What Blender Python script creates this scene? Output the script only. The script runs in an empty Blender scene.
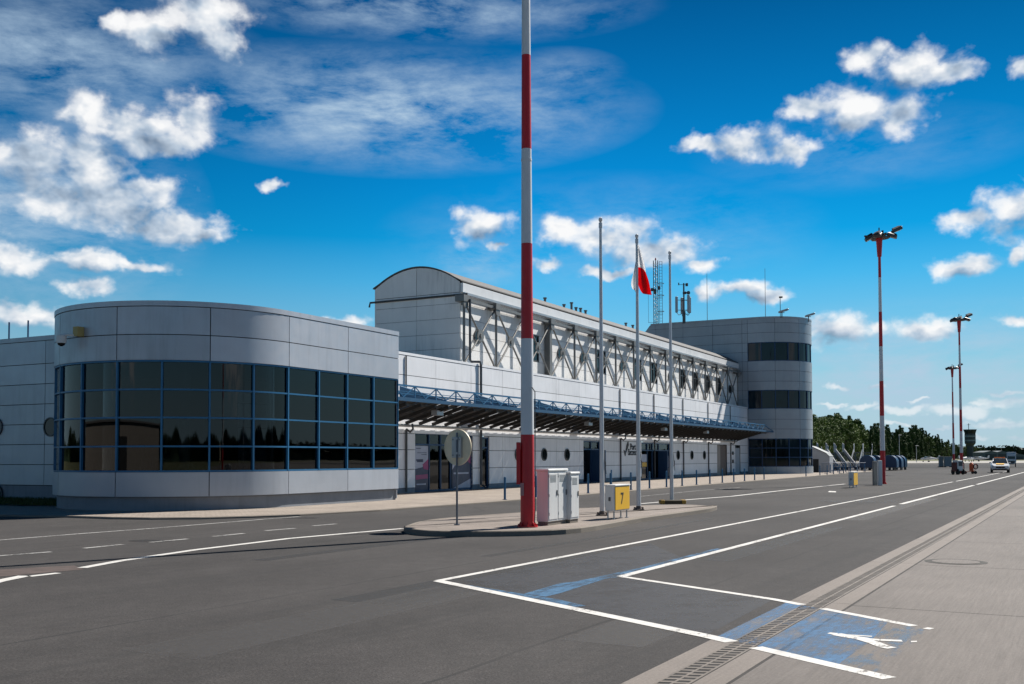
import bpy, bmesh, math, random
from mathutils import Vector, Matrix
random.seed(7)
scene = bpy.context.scene
COL = scene.collection
PI = math.pi

# ------------------------------------------------------------------ survey of the place
PITCH, ROLL, CY, F, EYE = .0362, -.0026, 420.75, 1030.5, 1.65
ANG, ANGR = .4842, .5069
_f = Vector((0, math.cos(PITCH), math.sin(PITCH)))
_u = Vector((0, -math.sin(PITCH), math.cos(PITCH)))
_r = Vector((1, 0, 0))
CR = math.cos(ROLL) * _r + math.sin(ROLL) * _u
CU = -math.sin(ROLL) * _r + math.cos(ROLL) * _u
A = Vector((math.sin(ANG), math.cos(ANG), 0))      # along the terminal
N = Vector((math.cos(ANG), -math.sin(ANG), 0))     # from the terminal towards the apron
B = Vector((math.sin(ANGR), math.cos(ANGR), 0))    # along the apron edge
M = Vector((math.cos(ANGR), -math.sin(ANGR), 0))

def sight(x, y):
    return CR * ((x - 512) / F) + CU * ((CY - y) / F) + _f

def G(x, y, z=0.0):
    d = sight(x, y); t = (z - EYE) / d.z
    return Vector((d.x * t, d.y * t, z))

def at(x, y, D):
    d = sight(x, y); return d * (D / d.y) + Vector((0, 0, EYE))

def W(u, v, z=0.0):
    return A * u + N * v + Vector((0, 0, z))

def wv(x, y, v):
    d = sight(x, y); t = v / d.dot(N); P = d * t
    return P.dot(A), P.z + EYE

# ------------------------------------------------------------------ materials
MATS = {}
def nt(name):
    m = bpy.data.materials.new(name); m.use_nodes = True
    t = m.node_tree; b = t.nodes['Principled BSDF']
    return m, t, b

def N_(t, kind, **kw):
    n = t.nodes.new(kind)
    for k, v in kw.items():
        if k.startswith('i_'):
            key = k[2:]; key = int(key) if key.isdigit() else key.replace('_', ' ')
            n.inputs[key].default_value = v
        else: setattr(n, k, v)
    return n

def ramp(t, fac, stops):
    r = t.nodes.new('ShaderNodeValToRGB')
    el = r.color_ramp.elements
    while len(el) < len(stops): el.new(.5)
    for e, (p, c) in zip(el, stops):
        e.position = p; e.color = (c, c, c, 1) if isinstance(c, (int, float)) else (*c, 1)
    t.links.new(fac, r.inputs[0]); return r.outputs[0]

def math_(t, op, a, b=None, clamp=False):
    n = t.nodes.new('ShaderNodeMath'); n.operation = op; n.use_clamp = clamp
    for i, s in enumerate((a, b)):
        if s is None: continue
        if isinstance(s, (int, float)): n.inputs[i].default_value = s
        else: t.links.new(s, n.inputs[i])
    return n.outputs[0]

def mixc(t, fac, a, b, mode='MIX'):
    n = t.nodes.new('ShaderNodeMix'); n.data_type = 'RGBA'; n.blend_type = mode
    for i, s in ((0, fac), (6, a), (7, b)):
        if isinstance(s, (int, float)): n.inputs[i].default_value = s
        elif isinstance(s, tuple): n.inputs[i].default_value = (*s, 1)
        else: t.links.new(s, n.inputs[i])
    return n.outputs[2]

def coords(t, scale=(1, 1, 1), rot=0.0):
    tc = t.nodes.new('ShaderNodeNewGeometry')
    mp = t.nodes.new('ShaderNodeMapping'); mp.vector_type = 'POINT'
    mp.inputs['Rotation'].default_value = (0, 0, rot)
    mp2 = t.nodes.new('ShaderNodeMapping'); mp2.inputs['Scale'].default_value = scale
    t.links.new(tc.outputs['Position'], mp.inputs[0]); t.links.new(mp.outputs[0], mp2.inputs[0])
    return mp2.outputs[0]

def noise(t, vec, scale, detail=4, rough=.55, dist=0.0):
    n = N_(t, 'ShaderNodeTexNoise', i_Scale=scale, i_Detail=detail, i_Roughness=rough, i_Distortion=dist)
    t.links.new(vec, n.inputs['Vector']); return n.outputs['Fac']

def plain(name, col, rough=.5, metal=0.0, var=.12, scale=2.0, dirt=0.0, dirtcol=(.05, .045, .04), spec=None):
    """painted or metal surface with gentle tone variation, grime blotches and rain streaks"""
    if name in MATS: return MATS[name]
    m, t, b = nt(name)
    v = coords(t)
    n = noise(t, v, scale, 5)
    k = ramp(t, n, [(.25, 1 - var), (.75, 1 + var * .6)])
    c = mixc(t, 1.0, tuple(col), k, 'MULTIPLY')
    if dirt:
        vs = coords(t, (3.0, 3.0, .22))
        d = noise(t, vs, 1.6, 6, .65)
        d2 = noise(t, v, .35, 3)
        f = math_(t, 'MULTIPLY', ramp(t, d, [(.5, 0.0), (.78, 1.0)]), ramp(t, d2, [(.35, .15), (.65, 1.0)]))
        f = math_(t, 'MULTIPLY', f, dirt)
        c = mixc(t, f, c, tuple(dirtcol))
    t.links.new(c, b.inputs['Base Color'])
    r = ramp(t, noise(t, v, scale * 3, 3), [(.3, max(.02, rough - .06)), (.7, min(1, rough + .08))])
    t.links.new(r, b.inputs['Roughness'])
    b.inputs['Metallic'].default_value = metal
    if spec is not None: b.inputs['Specular IOR Level'].default_value = spec
    MATS[name] = m; return m

def cladding(name, col, rough, metal, dirt, tone=.05):
    """sheet metal panels: each panel (mesh island) a hair lighter or darker"""
    m, t, b = nt(name)
    g = t.nodes.new('ShaderNodeNewGeometry')
    k = ramp(t, g.outputs['Random Per Island'], [(0, 1 - tone), (1, 1 + tone)])
    v = coords(t)
    k2 = ramp(t, noise(t, v, .8, 4), [(.3, .94), (.7, 1.04)])
    c = mixc(t, 1.0, mixc(t, 1.0, tuple(col), k, 'MULTIPLY'), k2, 'MULTIPLY')
    vs = coords(t, (2.2, 2.2, .18))
    d = math_(t, 'MULTIPLY', ramp(t, noise(t, vs, 1.8, 6, .68), [(.48, 0.0), (.8, 1.0)]),
              ramp(t, noise(t, v, .3, 3), [(.38, .1), (.66, 1.0)]))
    c = mixc(t, math_(t, 'MULTIPLY', d, dirt), c, (.10, .095, .09))
    t.links.new(c, b.inputs['Base Color'])
    b.inputs['Metallic'].default_value = metal
    t.links.new(ramp(t, noise(t, v, 3, 3), [(.3, rough - .05), (.7, rough + .07)]), b.inputs['Roughness'])
    bp = N_(t, 'ShaderNodeBump', i_Strength=.12, i_Distance=.05)
    t.links.new(noise(t, v, .9, 2), bp.inputs['Height']); t.links.new(bp.outputs[0], b.inputs['Normal'])
    MATS[name] = m; return m

def glass(name, col, rough=.03, ior=1.36, tone=.5):
    m, t, b = nt(name)
    g = t.nodes.new('ShaderNodeNewGeometry')
    k = ramp(t, g.outputs['Random Per Island'], [(0, 1 - tone), (1, 1 + tone * 1.6)])
    v = coords(t)
    c = mixc(t, 1.0, tuple(col), k, 'MULTIPLY')
    c = mixc(t, ramp(t, noise(t, v, .7, 2), [(.45, 0.0), (.7, .5)]), c, tuple(x * 2.2 for x in col))
    t.links.new(c, b.inputs['Base Color'])
    b.inputs['Roughness'].default_value = rough
    b.inputs['IOR'].default_value = ior
    bp = N_(t, 'ShaderNodeBump', i_Strength=.05, i_Distance=.03)
    t.links.new(noise(t, v, .55, 1), bp.inputs['Height']); t.links.new(bp.outputs[0], b.inputs['Normal'])
    MATS[name] = m; return m

def asphalt(name, base, warm=(1.09, 1.0, .965)):
    m, t, b = nt(name)
    v = coords(t); va = coords(t, (1, .06, 1), ANGR)
    big = ramp(t, noise(t, v, .11, 6, .65), [(.34, .74), (.5, .98), (.66, 1.20)])
    lane = ramp(t, noise(t, va, .55, 4, .6), [(.3, .88), (.7, 1.1)])
    mid = ramp(t, noise(t, v, 1.7, 6, .7), [(.3, .88), (.72, 1.1)])
    grain = ramp(t, noise(t, v, 42, 4, .85), [(.32, .50), (.5, 1.0), (.70, 1.75)])
    mott = ramp(t, noise(t, v, 7, 5, .75), [(.3, .86), (.7, 1.14)])
    vor = N_(t, 'ShaderNodeTexVoronoi', i_Scale=110.0); t.links.new(v, vor.inputs['Vector'])
    chip = ramp(t, vor.outputs['Color'], [(.0, .75), (.8, 1.0), (.93, 1.0), (1.0, 2.1)])
    c = mixc(t, 1.0, tuple(base * w for w in warm), big, 'MULTIPLY')
    for k in (lane, mid, grain, chip, mott): c = mixc(t, 1.0, c, k, 'MULTIPLY')
    sx_ = t.nodes.new('ShaderNodeSeparateXYZ'); vq = coords(t, (1, 1, 1), ANGR); t.links.new(vq, sx_.inputs[0])
    wq = math_(t, 'ADD', sx_.outputs[0], math_(t, 'MULTIPLY', noise(t, v, .7, 4), .12))
    fr_ = math_(t, 'PINGPONG', wq, 2.1)
    sm_ = math_(t, 'MULTIPLY', ramp(t, fr_, [(.0, 1.0), (.018, .7), (.03, 0.0)]), ramp(t, noise(t, v, .12, 3), [(.38, .12), (.55, .8)]))
    c = mixc(t, sm_, c, (base * .45,) * 3)
    ty = ramp(t, noise(t, coords(t, (1, .015, 1), ANGR + .04), 2.2, 5, .7), [(.52, 0.0), (.68, .42)])
    c = mixc(t, ty, c, (base * .55,) * 3)
    # oil spots and thin tar-filled cracks
    sp = ramp(t, noise(t, v, .8, 6, .75, 1.0), [(.60, 0.0), (.72, .5)])
    c = mixc(t, sp, c, (base * .5,) * 3)
    cv = N_(t, 'ShaderNodeTexVoronoi', feature='DISTANCE_TO_EDGE', i_Scale=.085)
    wob = N_(t, 'ShaderNodeTexNoise', i_Scale=.6, i_Detail=6.0); t.links.new(v, wob.inputs['Vector'])
    add = N_(t, 'ShaderNodeVectorMath', operation='MULTIPLY_ADD'); t.links.new(wob.outputs['Color'], add.inputs[0])
    add.inputs[1].default_value = (1.2, 1.2, 0); t.links.new(v, add.inputs[2]); t.links.new(add.outputs[0], cv.inputs['Vector'])
    cr = ramp(t, cv.outputs['Distance'], [(.0, 1.0), (.0016, .6), (.003, 0.0)])
    cr = math_(t, 'MULTIPLY', cr, ramp(t, noise(t, v, .05, 2), [(.5, 0.0), (.58, .8)]))
    c = mixc(t, cr, c, (.02, .02, .02))
    t.links.new(c, b.inputs['Base Color'])
    t.links.new(ramp(t, mid, [(0, .8), (1, .95)]), b.inputs['Roughness'])
    b.inputs['Specular IOR Level'].default_value = .28
    bp = N_(t, 'ShaderNodeBump', i_Strength=.5, i_Distance=.008)
    t.links.new(noise(t, v, 48, 4, .7), bp.inputs['Height']); t.links.new(bp.outputs[0], b.inputs['Normal'])
    MATS[name] = m; return m

def concrete(name, base, streak=.5, scale=1.0):
    m, t, b = nt(name)
    v = coords(t); va = coords(t, (1, .03, 1), ANGR)
    big = ramp(t, noise(t, v, .25, 6, .65), [(.28, .78), (.72, 1.12)])
    fine = ramp(t, noise(t, v, 38, 4, .75), [(.3, .82), (.7, 1.16)])
    st = ramp(t, noise(t, va, 34, 6, .8), [(.32, 1 - streak * .42), (.68, 1 + streak * .22)])
    c = mixc(t, 1.0, tuple(base), big, 'MULTIPLY')
    for k in (fine, st): c = mixc(t, 1.0, c, k, 'MULTIPLY')
    vb = coords(t, (1, .12, 1), ANGR)
    stain = ramp(t, noise(t, vb, 1.1, 6, .7, .6), [(.55, 0.0), (.74, .4)])
    c = mixc(t, stain, c, tuple(x * .5 for x in base))
    t.links.new(c, b.inputs['Base Color']); b.inputs['Roughness'].default_value = .88
    b.inputs['Specular IOR Level'].default_value = .3
    bp = N_(t, 'ShaderNodeBump', i_Strength=.35, i_Distance=.006)
    t.links.new(math_(t, 'ADD', st, fine), bp.inputs['Height']); t.links.new(bp.outputs[0], b.inputs['Normal'])
    MATS[name] = m; return m

def pavers(name, col1, col2, w, h, rot):
    m, t, b = nt(name)
    v = coords(t, (1, 1, 1), rot)
    br = N_(t, 'ShaderNodeTexBrick', offset=.5)
    t.links.new(v, br.inputs['Vector'])
    br.inputs['Color1'].default_value = (*col1, 1); br.inputs['Color2'].default_value = (*col2, 1)
    br.inputs['Mortar'].default_value = (*(x * .45 for x in col1), 1)
    br.inputs['Scale'].default_value = 1; br.inputs['Mortar Size'].default_value = .006
    br.inputs['Brick Width'].default_value = w; br.inputs['Row Height'].default_value = h
    k = ramp(t, noise(t, coords(t), .7, 6, .7), [(.28, .72), (.7, 1.12)])
    k2 = ramp(t, noise(t, coords(t), 40, 3, .7), [(.3, .88), (.7, 1.1)])
    c = mixc(t, 1.0, mixc(t, 1.0, br.outputs['Color'], k, 'MULTIPLY'), k2, 'MULTIPLY')
    t.links.new(c, b.inputs['Base Color']); b.inputs['Roughness'].default_value = .9
    MATS[name] = m; return m

def worn_paint(name, col, lo, hi, scale=9.0, stretch=(1, 1, 1), amount=1.0, tone=.1):
    """road paint: real holes where it has worn through"""
    m, t, b = nt(name)
    v = coords(t, stretch, ANGR)
    n1 = noise(t, v, scale, 8, .78); n2 = noise(t, coords(t), 1.1, 4, .6)
    f = math_(t, 'ADD', math_(t, 'MULTIPLY', n1, .6), math_(t, 'MULTIPLY', n2, .4))
    a = ramp(t, f, [(lo, 0.0), (hi, amount)])
    t.links.new(a, b.inputs['Alpha'])
    k = ramp(t, noise(t, coords(t), 12, 5, .7), [(.3, 1 - tone * 2), (.7, 1 + tone)])
    c = mixc(t, 1.0, tuple(col), k, 'MULTIPLY')
    tyre = ramp(t, noise(t, coords(t, (1, .05, 1), ANGR), 3.0, 5, .7), [(.52, 0.0), (.72, .45)])
    c = mixc(t, tyre, c, tuple(x * .45 for x in col))
    t.links.new(c, b.inputs['Base Color'])
    b.inputs['Roughness'].default_value = .75
    MATS[name] = m; return m

def leafmat(name, c1, c2, c3):
    m, t, b = nt(name)
    g = t.nodes.new('ShaderNodeNewGeometry')
    oi = t.nodes.new('ShaderNodeObjectInfo')
    k = math_(t, 'ADD', math_(t, 'MULTIPLY', g.outputs['Random Per Island'], .65), math_(t, 'MULTIPLY', oi.outputs['Random'], .35))
    r = t.nodes.new('ShaderNodeValToRGB'); t.links.new(k, r.inputs[0])
    e = r.color_ramp.elements; e.new(.5)
    for q, (p, c) in zip(e, ((.1, c1), (.5, c2), (.9, c3))): q.position = p; q.color = (*c, 1)
    t.links.new(r.outputs[0], b.inputs['Base Color']); b.inputs['Roughness'].default_value = .7
    b.inputs['Specular IOR Level'].default_value = .15
    MATS[name] = m; return m

# ------------------------------------------------------------------ mesh builder
class MB:
    def __init__(s, wu=False): s.v = []; s.f = []; s.mi = []; s.wu = wu; s.m = 0
    def add(s, vs, fs, m=None):
        o = len(s.v); s.v += [Vector(p) for p in vs]
        for f in fs: s.f.append([o + i for i in f]); s.mi.append(s.m if m is None else m)
    def hexa(s, p, m=None):      # p: bottom 4 then top 4, counter-clockwise
        s.add(p, [(3, 2, 1, 0), (4, 5, 6, 7), (0, 1, 5, 4), (1, 2, 6, 5), (2, 3, 7, 6), (3, 0, 4, 7)], m)
    def box(s, x0, x1, y0, y1, z0, z1, m=None):
        s.hexa([(x0, y0, z0), (x1, y0, z0), (x1, y1, z0), (x0, y1, z0), (x0, y0, z1), (x1, y0, z1), (x1, y1, z1), (x0, y1, z1)], m)
    def bbox(s, x0, x1, y0, y1, z0, z1, r=.01, m=None):   # box with chamfered edges
        bm = bmesh.new(); bmesh.ops.create_cube(bm, size=1)
        for q in bm.verts:
            q.co = Vector((x0 if q.co.x < 0 else x1, y0 if q.co.y < 0 else y1, z0 if q.co.z < 0 else z1))
        bmesh.ops.bevel(bm, geom=bm.edges[:], offset=r, segments=1, affect='EDGES')
        bm.verts.index_update()
        s.add([q.co.copy() for q in bm.verts], [[q.index for q in f.verts] for f in bm.faces], m); bm.free()
    def wbox(s, u0, u1, v0, v1, z0, z1, m=None):          # box in the terminal's own axes
        s.hexa([W(u0, v1, z0), W(u0, v0, z0), W(u1, v0, z0), W(u1, v1, z0), W(u0, v1, z1), W(u0, v0, z1), W(u1, v0, z1), W(u1, v1, z1)][0:8], m)
    def beam(s, a, b, w, h, up=(0, 0, 1), m=None):
        a = Vector(a); b = Vector(b); d = (b - a).normalized(); up = Vector(up)
        if abs(d.dot(up)) > .98: up = Vector((A.x, A.y, 0))
        r = d.cross(up).normalized() * (w / 2); q = r.normalized().cross(d).normalized() * (h / 2)
        s.hexa([a - r - q, a + r - q, b + r - q, b - r - q, a - r + q, a + r + q, b + r + q, b - r + q], m)
    def tube(s, pts, rad, n=12, m=None, cap=True):
        pts = [Vector(p) for p in pts]
        if not isinstance(rad, (list, tuple)): rad = [rad] * len(pts)
        o = len(s.v); prev = None
        for i, p in enumerate(pts):
            d = (pts[min(i + 1, len(pts) - 1)] - pts[max(i - 1, 0)]).normalized()
            if prev is None:
                x = d.orthogonal().normalized()
            else:
                x = (prev - d * prev.dot(d)).normalized()
            prev = x; y = d.cross(x)
            for k in range(n):
                a = 2 * PI * k / n
                s.v.append(p + (x * math.cos(a) + y * math.sin(a)) * rad[i])
        for i in range(len(pts) - 1):
            for k in range(n):
                k2 = (k + 1) % n
                s.f.append([o + i * n + k, o + i * n + k2, o + (i + 1) * n + k2, o + (i + 1) * n + k])
                s.mi.append(m[i] if isinstance(m, (list, tuple)) else (s.m if m is None else m))
        if cap:
            mm = (m[0], m[-1]) if isinstance(m, (list, tuple)) else ((s.m if m is None else m),) * 2
            s.f.append([o + k for k in range(n)][::-1]); s.mi.append(mm[0])
            s.f.append([o + (len(pts) - 1) * n + k for k in range(n)]); s.mi.append(mm[1])
    def prism(s, poly, off, m=None):    # planar polygon pushed by a vector
        poly = [Vector(p) for p in poly]; off = Vector(off); n = len(poly)
        fs = [list(range(n))[::-1], [n + i for i in range(n)]] + [(i, (i + 1) % n, n + (i + 1) % n, n + i) for i in range(n)]
        s.add(poly + [p + off for p in poly], fs, m)
    def sheet(s, poly, z=None, m=None):
        s.add([(p[0], p[1], p[2] if z is None else z) for p in [Vector(q).to_3d() for q in poly]], [list(range(len(poly)))], m)
    def disc(s, c, nrm, r, thick, n=28, m=None, ry=None):
        nrm = Vector(nrm).normalized(); x = Vector((0, 0, 1)).cross(nrm).normalized() if abs(nrm.z) < .9 else Vector((1, 0, 0)); y = nrm.cross(x)
        c = Vector(c)
        s.prism([c + x * r * math.cos(2 * PI * k / n) + y * (ry or r) * math.sin(2 * PI * k / n) for k in range(n)], nrm * thick, m)
    def ring(s, c, nrm, r0, r1, thick, n=32, m=None):
        nrm = Vector(nrm).normalized(); x = Vector((0, 0, 1)).cross(nrm).normalized() if abs(nrm.z) < .9 else Vector((1, 0, 0)); y = nrm.cross(x)
        c = Vector(c); vs = []; fs = []
        for k in range(n):
            e = x * math.cos(2 * PI * k / n) + y * math.sin(2 * PI * k / n)
            vs += [c + e * r0, c + e * r1, c + e * r1 + nrm * thick, c + e * r0 + nrm * thick]
        for k in range(n):
            a, b_ = 4 * k, 4 * ((k + 1) % n)
            for i in range(4):
                j = (i + 1) % 4; fs.append((a + i, b_ + i, b_ + j, a + j))
        s.add(vs, fs, m)
    def build(s, name, mats, parent=None, origin=None, smooth=True, label=None):
        me = bpy.data.meshes.new(name)
        if origin is None:
            if s.v:
                xs = [p.x for p in s.v]; ys = [p.y for p in s.v]; zs = [p.z for p in s.v]
                origin = Vector(((min(xs) + max(xs)) / 2, (min(ys) + max(ys)) / 2, min(zs)))
            else: origin = Vector()
        origin = Vector(origin)
        me.from_pydata([tuple(p - origin) for p in s.v], [], s.f)
        if not isinstance(mats, (list, tuple)): mats = [mats]
        for q in mats: me.materials.append(q)
        me.polygons.foreach_set('material_index', s.mi)
        bm = bmesh.new(); bm.from_mesh(me); bmesh.ops.recalc_face_normals(bm, faces=bm.faces); bm.to_mesh(me); bm.free()
        if smooth:
            me.polygons.foreach_set('use_smooth', [True] * len(me.polygons))
            me.set_sharp_from_angle(angle=math.radians(32))
        me.update()
        o = bpy.data.objects.new(name, me); COL.objects.link(o)
        place(o, origin, parent)
        if label: o['label'] = label
        return o

WP = {}
def place(o, world, parent=None):
    world = Vector(world); WP[o.name] = world
    if parent is not None:
        o.parent = parent; o.location = world - WP[parent.name]
    else: o.location = world

def tag(o, label=None, cat=None, group=None, kind=None):
    if label: o['label'] = label
    if cat: o['category'] = cat
    if group: o['group'] = group
    if kind: o['kind'] = kind
    return o

def thing(name, loc, label, cat, group=None):
    o = bpy.data.objects.new(name, None); COL.objects.link(o); o.empty_display_size = .3
    place(o, loc); return tag(o, label, cat, group)

def clone(o, loc=None, rz=None, label=None, scale=None, parent=None):
    c = o.copy(); COL.objects.link(c)
    if parent is not None: c.parent = parent
    for ch in [q for q in bpy.data.objects if q.parent == o and q is not c]:
        clone(ch, parent=c)
    if loc is not None: c.location = loc
    if rz is not None: c.rotation_euler = (0, 0, rz)
    if scale is not None: c.scale = (scale,) * 3 if isinstance(scale, (int, float)) else scale
    if label: c['label'] = label
    return c

ORD = 'first second third fourth fifth sixth seventh eighth ninth tenth eleventh twelfth thirteenth fourteenth fifteenth sixteenth seventeenth eighteenth'.split()

def clear_glass(name, tint):
    m, t, b = nt(name)
    t.nodes.remove(b); o = t.nodes['Material Output']
    tr = t.nodes.new('ShaderNodeBsdfTransparent'); gl = t.nodes.new('ShaderNodeBsdfGlossy'); gl.inputs['Roughness'].default_value = .015
    g = t.nodes.new('ShaderNodeNewGeometry'); k = ramp(t, g.outputs['Random Per Island'], [(0, .5), (.4, 1.0), (.8, 1.4), (1, 2.0)])
    t.links.new(mixc(t, 1.0, tuple(tint), k, 'MULTIPLY'), tr.inputs[0])
    fr_ = N_(t, 'ShaderNodeFresnel', i_IOR=1.50)
    bp = N_(t, 'ShaderNodeBump', i_Strength=.06, i_Distance=.03); t.links.new(noise(t, coords(t), .5, 1), bp.inputs['Height']); t.links.new(bp.outputs[0], gl.inputs['Normal'])
    mx = t.nodes.new('ShaderNodeMixShader'); t.links.new(fr_.outputs[0], mx.inputs[0]); t.links.new(tr.outputs[0], mx.inputs[1]); t.links.new(gl.outputs[0], mx.inputs[2])
    t.links.new(mx.outputs[0], o.inputs[0]); MATS[name] = m; return m
def clothmat(name, col):
    m, t, b = nt(name); o = t.nodes['Material Output']
    b.inputs['Base Color'].default_value = (*col, 1); b.inputs['Roughness'].default_value = .85
    tl = t.nodes.new('ShaderNodeBsdfTranslucent'); tl.inputs[0].default_value = (*[min(1, x * 1.3) for x in col], 1)
    mx = t.nodes.new('ShaderNodeMixShader'); mx.inputs[0].default_value = .55
    t.links.new(b.outputs[0], mx.inputs[1]); t.links.new(tl.outputs[0], mx.inputs[2]); t.links.new(mx.outputs[0], o.inputs[0]); return m
# palette
room_glass = clear_glass('room_glass', (.26, .29, .31))
asph = asphalt('asphalt_apron', .050)
asph_dark = worn_paint('asphalt_patch', (.035, .036, .042), .18, .5, 3.0, amount=.75)
conc = concrete('apron_concrete', (.168, .149, .136), .5)
conc2 = concrete('edge_concrete', (.215, .188, .168), .2)
kerbm = concrete('kerb_concrete', (.22, .19, .16), 0.0)
pave = pavers('walkway_pavers', (.33, .275, .225), (.28, .235, .20), .2, .1, ANG)
pave2 = pavers('island_pavers', (.26, .215, .185), (.225, .19, .165), .2, .1, ANG)
white_line = worn_paint('white_road_paint', (.60, .58, .55), .37, .46, 18, (1, .35, 1))
faint_line = worn_paint('faded_road_paint', (.5, .49, .47), .40, .52, 14, amount=.75)
blue_paint = worn_paint('blue_road_paint', (.05, .155, .29), .40, .54, 8, (1.0, .25, 1), amount=.8, tone=.2)
blue_worn = worn_paint('blue_road_paint_worn', (.04, .15, .31), .38, .56, 9, (1.3, .22, 1), amount=.78, tone=.2)
seam = plain('joint_filler', (.028, .023, .02), .9)
panel_grey = cladding('grey_cladding', (.45, .467, .505), .42, .35, .32, .08)
panel_white = cladding('white_cladding', (.86, .85, .86), .45, .0, .30)
panel_hall = cladding('weathered_white_cladding', (.86, .845, .82), .5, .0, .5)
panel_tower = cladding('slate_cladding', (.36, .375, .40), .42, .35, .25)
shadow_gap = plain('dark_backing', (.05, .053, .058), .8)
plinthm = plain('grey_plinth', (.22, .235, .26), .7, dirt=.3)
blue_frame = plain('blue_frame', (.02, .13, .27), .4, .1)
blue_steel = plain('blue_steel', (.018, .115, .24), .45, .15, dirt=.25)
blue_dark = plain('dark_blue_steel', (.012, .05, .13), .45, .1)
dark_glass = glass('dark_glass', (.005, .007, .009), tone=.8)
tower_glass = glass('tower_glass', (.006, .013, .018), tone=.6)
steel = plain('weathered_steel', (.21, .205, .195), .5, .5, dirt=.3)
galv = plain('galvanised_steel', (.42, .43, .44), .45, .6, dirt=.15)
darksteel = plain('dark_steel', (.09, .092, .095), .5, .4, dirt=.2)
roofm = plain('roof_membrane', (.12, .118, .118), .8, dirt=.4)
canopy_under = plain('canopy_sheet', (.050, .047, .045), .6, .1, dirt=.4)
redp = plain('red_paint', (.52, .012, .018), .42, 0, .1, 1.2, dirt=.12)
whitep = plain('white_paint', (.66, .67, .69), .42, 0, .08, 1.2, dirt=.25, dirtcol=(.2, .19, .18))
polem = plain('pale_pole', (.58, .585, .60), .38, .25, .06, dirt=.2, dirtcol=(.2, .19, .18))
cabinetm = plain('cabinet_enamel', (.66, .66, .65), .45, 0, .06, 1.5, dirt=.25, dirtcol=(.25, .23, .2))
cab_dark = plain('cabinet_grey', (.16, .17, .17), .5, 0, .1)
yellowm = plain('yellow_sign', (.75, .42, .012), .45, 0, .06, 3, dirt=.12)
blackm = plain('black_rubber', (.018, .018, .019), .75)
blackp = plain('black_lettering', (.015, .015, .017), .55)
beigem = plain('sign_back', (.78, .66, .46), .5, 0, .1, 4, dirt=.2)
postm = plain('grey_post', (.12, .14, .17), .45, .4)
bark = plain('bark', (.07, .05, .035), .9, scale=6)
grassm = plain('grass_blades', (.045, .065, .018), .9, 0, .5, 3.5)
EXPO, HUE, SAT, SKYV, CLOUDV = 0.66, .5, 1.15, 1.0, 1.0
# ------------------------------------------------------------------ camera, sun, sky
cam = bpy.data.cameras.new('camera'); co = bpy.data.objects.new('camera', cam); COL.objects.link(co)
cam.sensor_width = 36; cam.lens = 36 * F / 1024; cam.shift_y = (CY - 342) / 1024; cam.clip_end = 9000; cam.clip_start = .1
co.matrix_world = Matrix(((CR.x, CU.x, -_f.x, 0), (CR.y, CU.y, -_f.y, 0), (CR.z, CU.z, -_f.z, EYE), (0, 0, 0, 1)))
scene.camera = co
SUNAZ, SUNEL = math.atan2(.725, .689) + math.radians(3), math.radians(45.5)
S = Vector((math.sin(SUNAZ) * math.cos(SUNEL), math.cos(SUNAZ) * math.cos(SUNEL), math.sin(SUNEL)))
sl = bpy.data.lights.new('sun', 'SUN'); sl.energy = 5.0; sl.angle = math.radians(.55); sl.color = (1, .955, .885)
so = bpy.data.objects.new('sun', sl); COL.objects.link(so); so.rotation_euler = S.to_track_quat('Z', 'Y').to_euler(); so.location = (30, 30, 60)
scene.view_settings.view_transform = 'Standard'; scene.view_settings.look = 'None'
scene.view_settings.exposure = EXPO; scene.view_settings.gamma = 1
scene.cycles.max_bounces = 6; scene.cycles.transparent_max_bounces = 12

world = bpy.data.worlds.new('World'); scene.world = world; world.use_nodes = True
t = world.node_tree; t.nodes.clear()
out = t.nodes.new('ShaderNodeOutputWorld'); bg = t.nodes.new('ShaderNodeBackground'); t.links.new(bg.outputs[0], out.inputs[0])
sky = t.nodes.new('ShaderNodeTexSky'); sky.sky_type = 'NISHITA'; sky.sun_disc = False
sky.sun_elevation = SUNEL; sky.sun_rotation = SUNAZ; sky.air_density = 1.0; sky.dust_density = .25; sky.ozone_density = 2.5; sky.altitude = 50
bg.inputs[1].default_value = .068
tc = t.nodes.new('ShaderNodeTexCoord')
sep = t.nodes.new('ShaderNodeSeparateXYZ'); t.links.new(tc.outputs['Generated'], sep.inputs[0])
az = math_(t, 'ARCTAN2', sep.outputs[0], sep.outputs[1])
el = math_(t, 'ARCSINE', sep.outputs[2])
cmb = t.nodes.new('ShaderNodeCombineXYZ'); t.links.new(az, cmb.inputs[0]); t.links.new(el, cmb.inputs[1])
P0 = cmb.outputs[0]
def azel(x, y):
    d = sight(x, y).normalized(); return math.atan2(d.x, d.y), math.asin(d.z)
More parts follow.
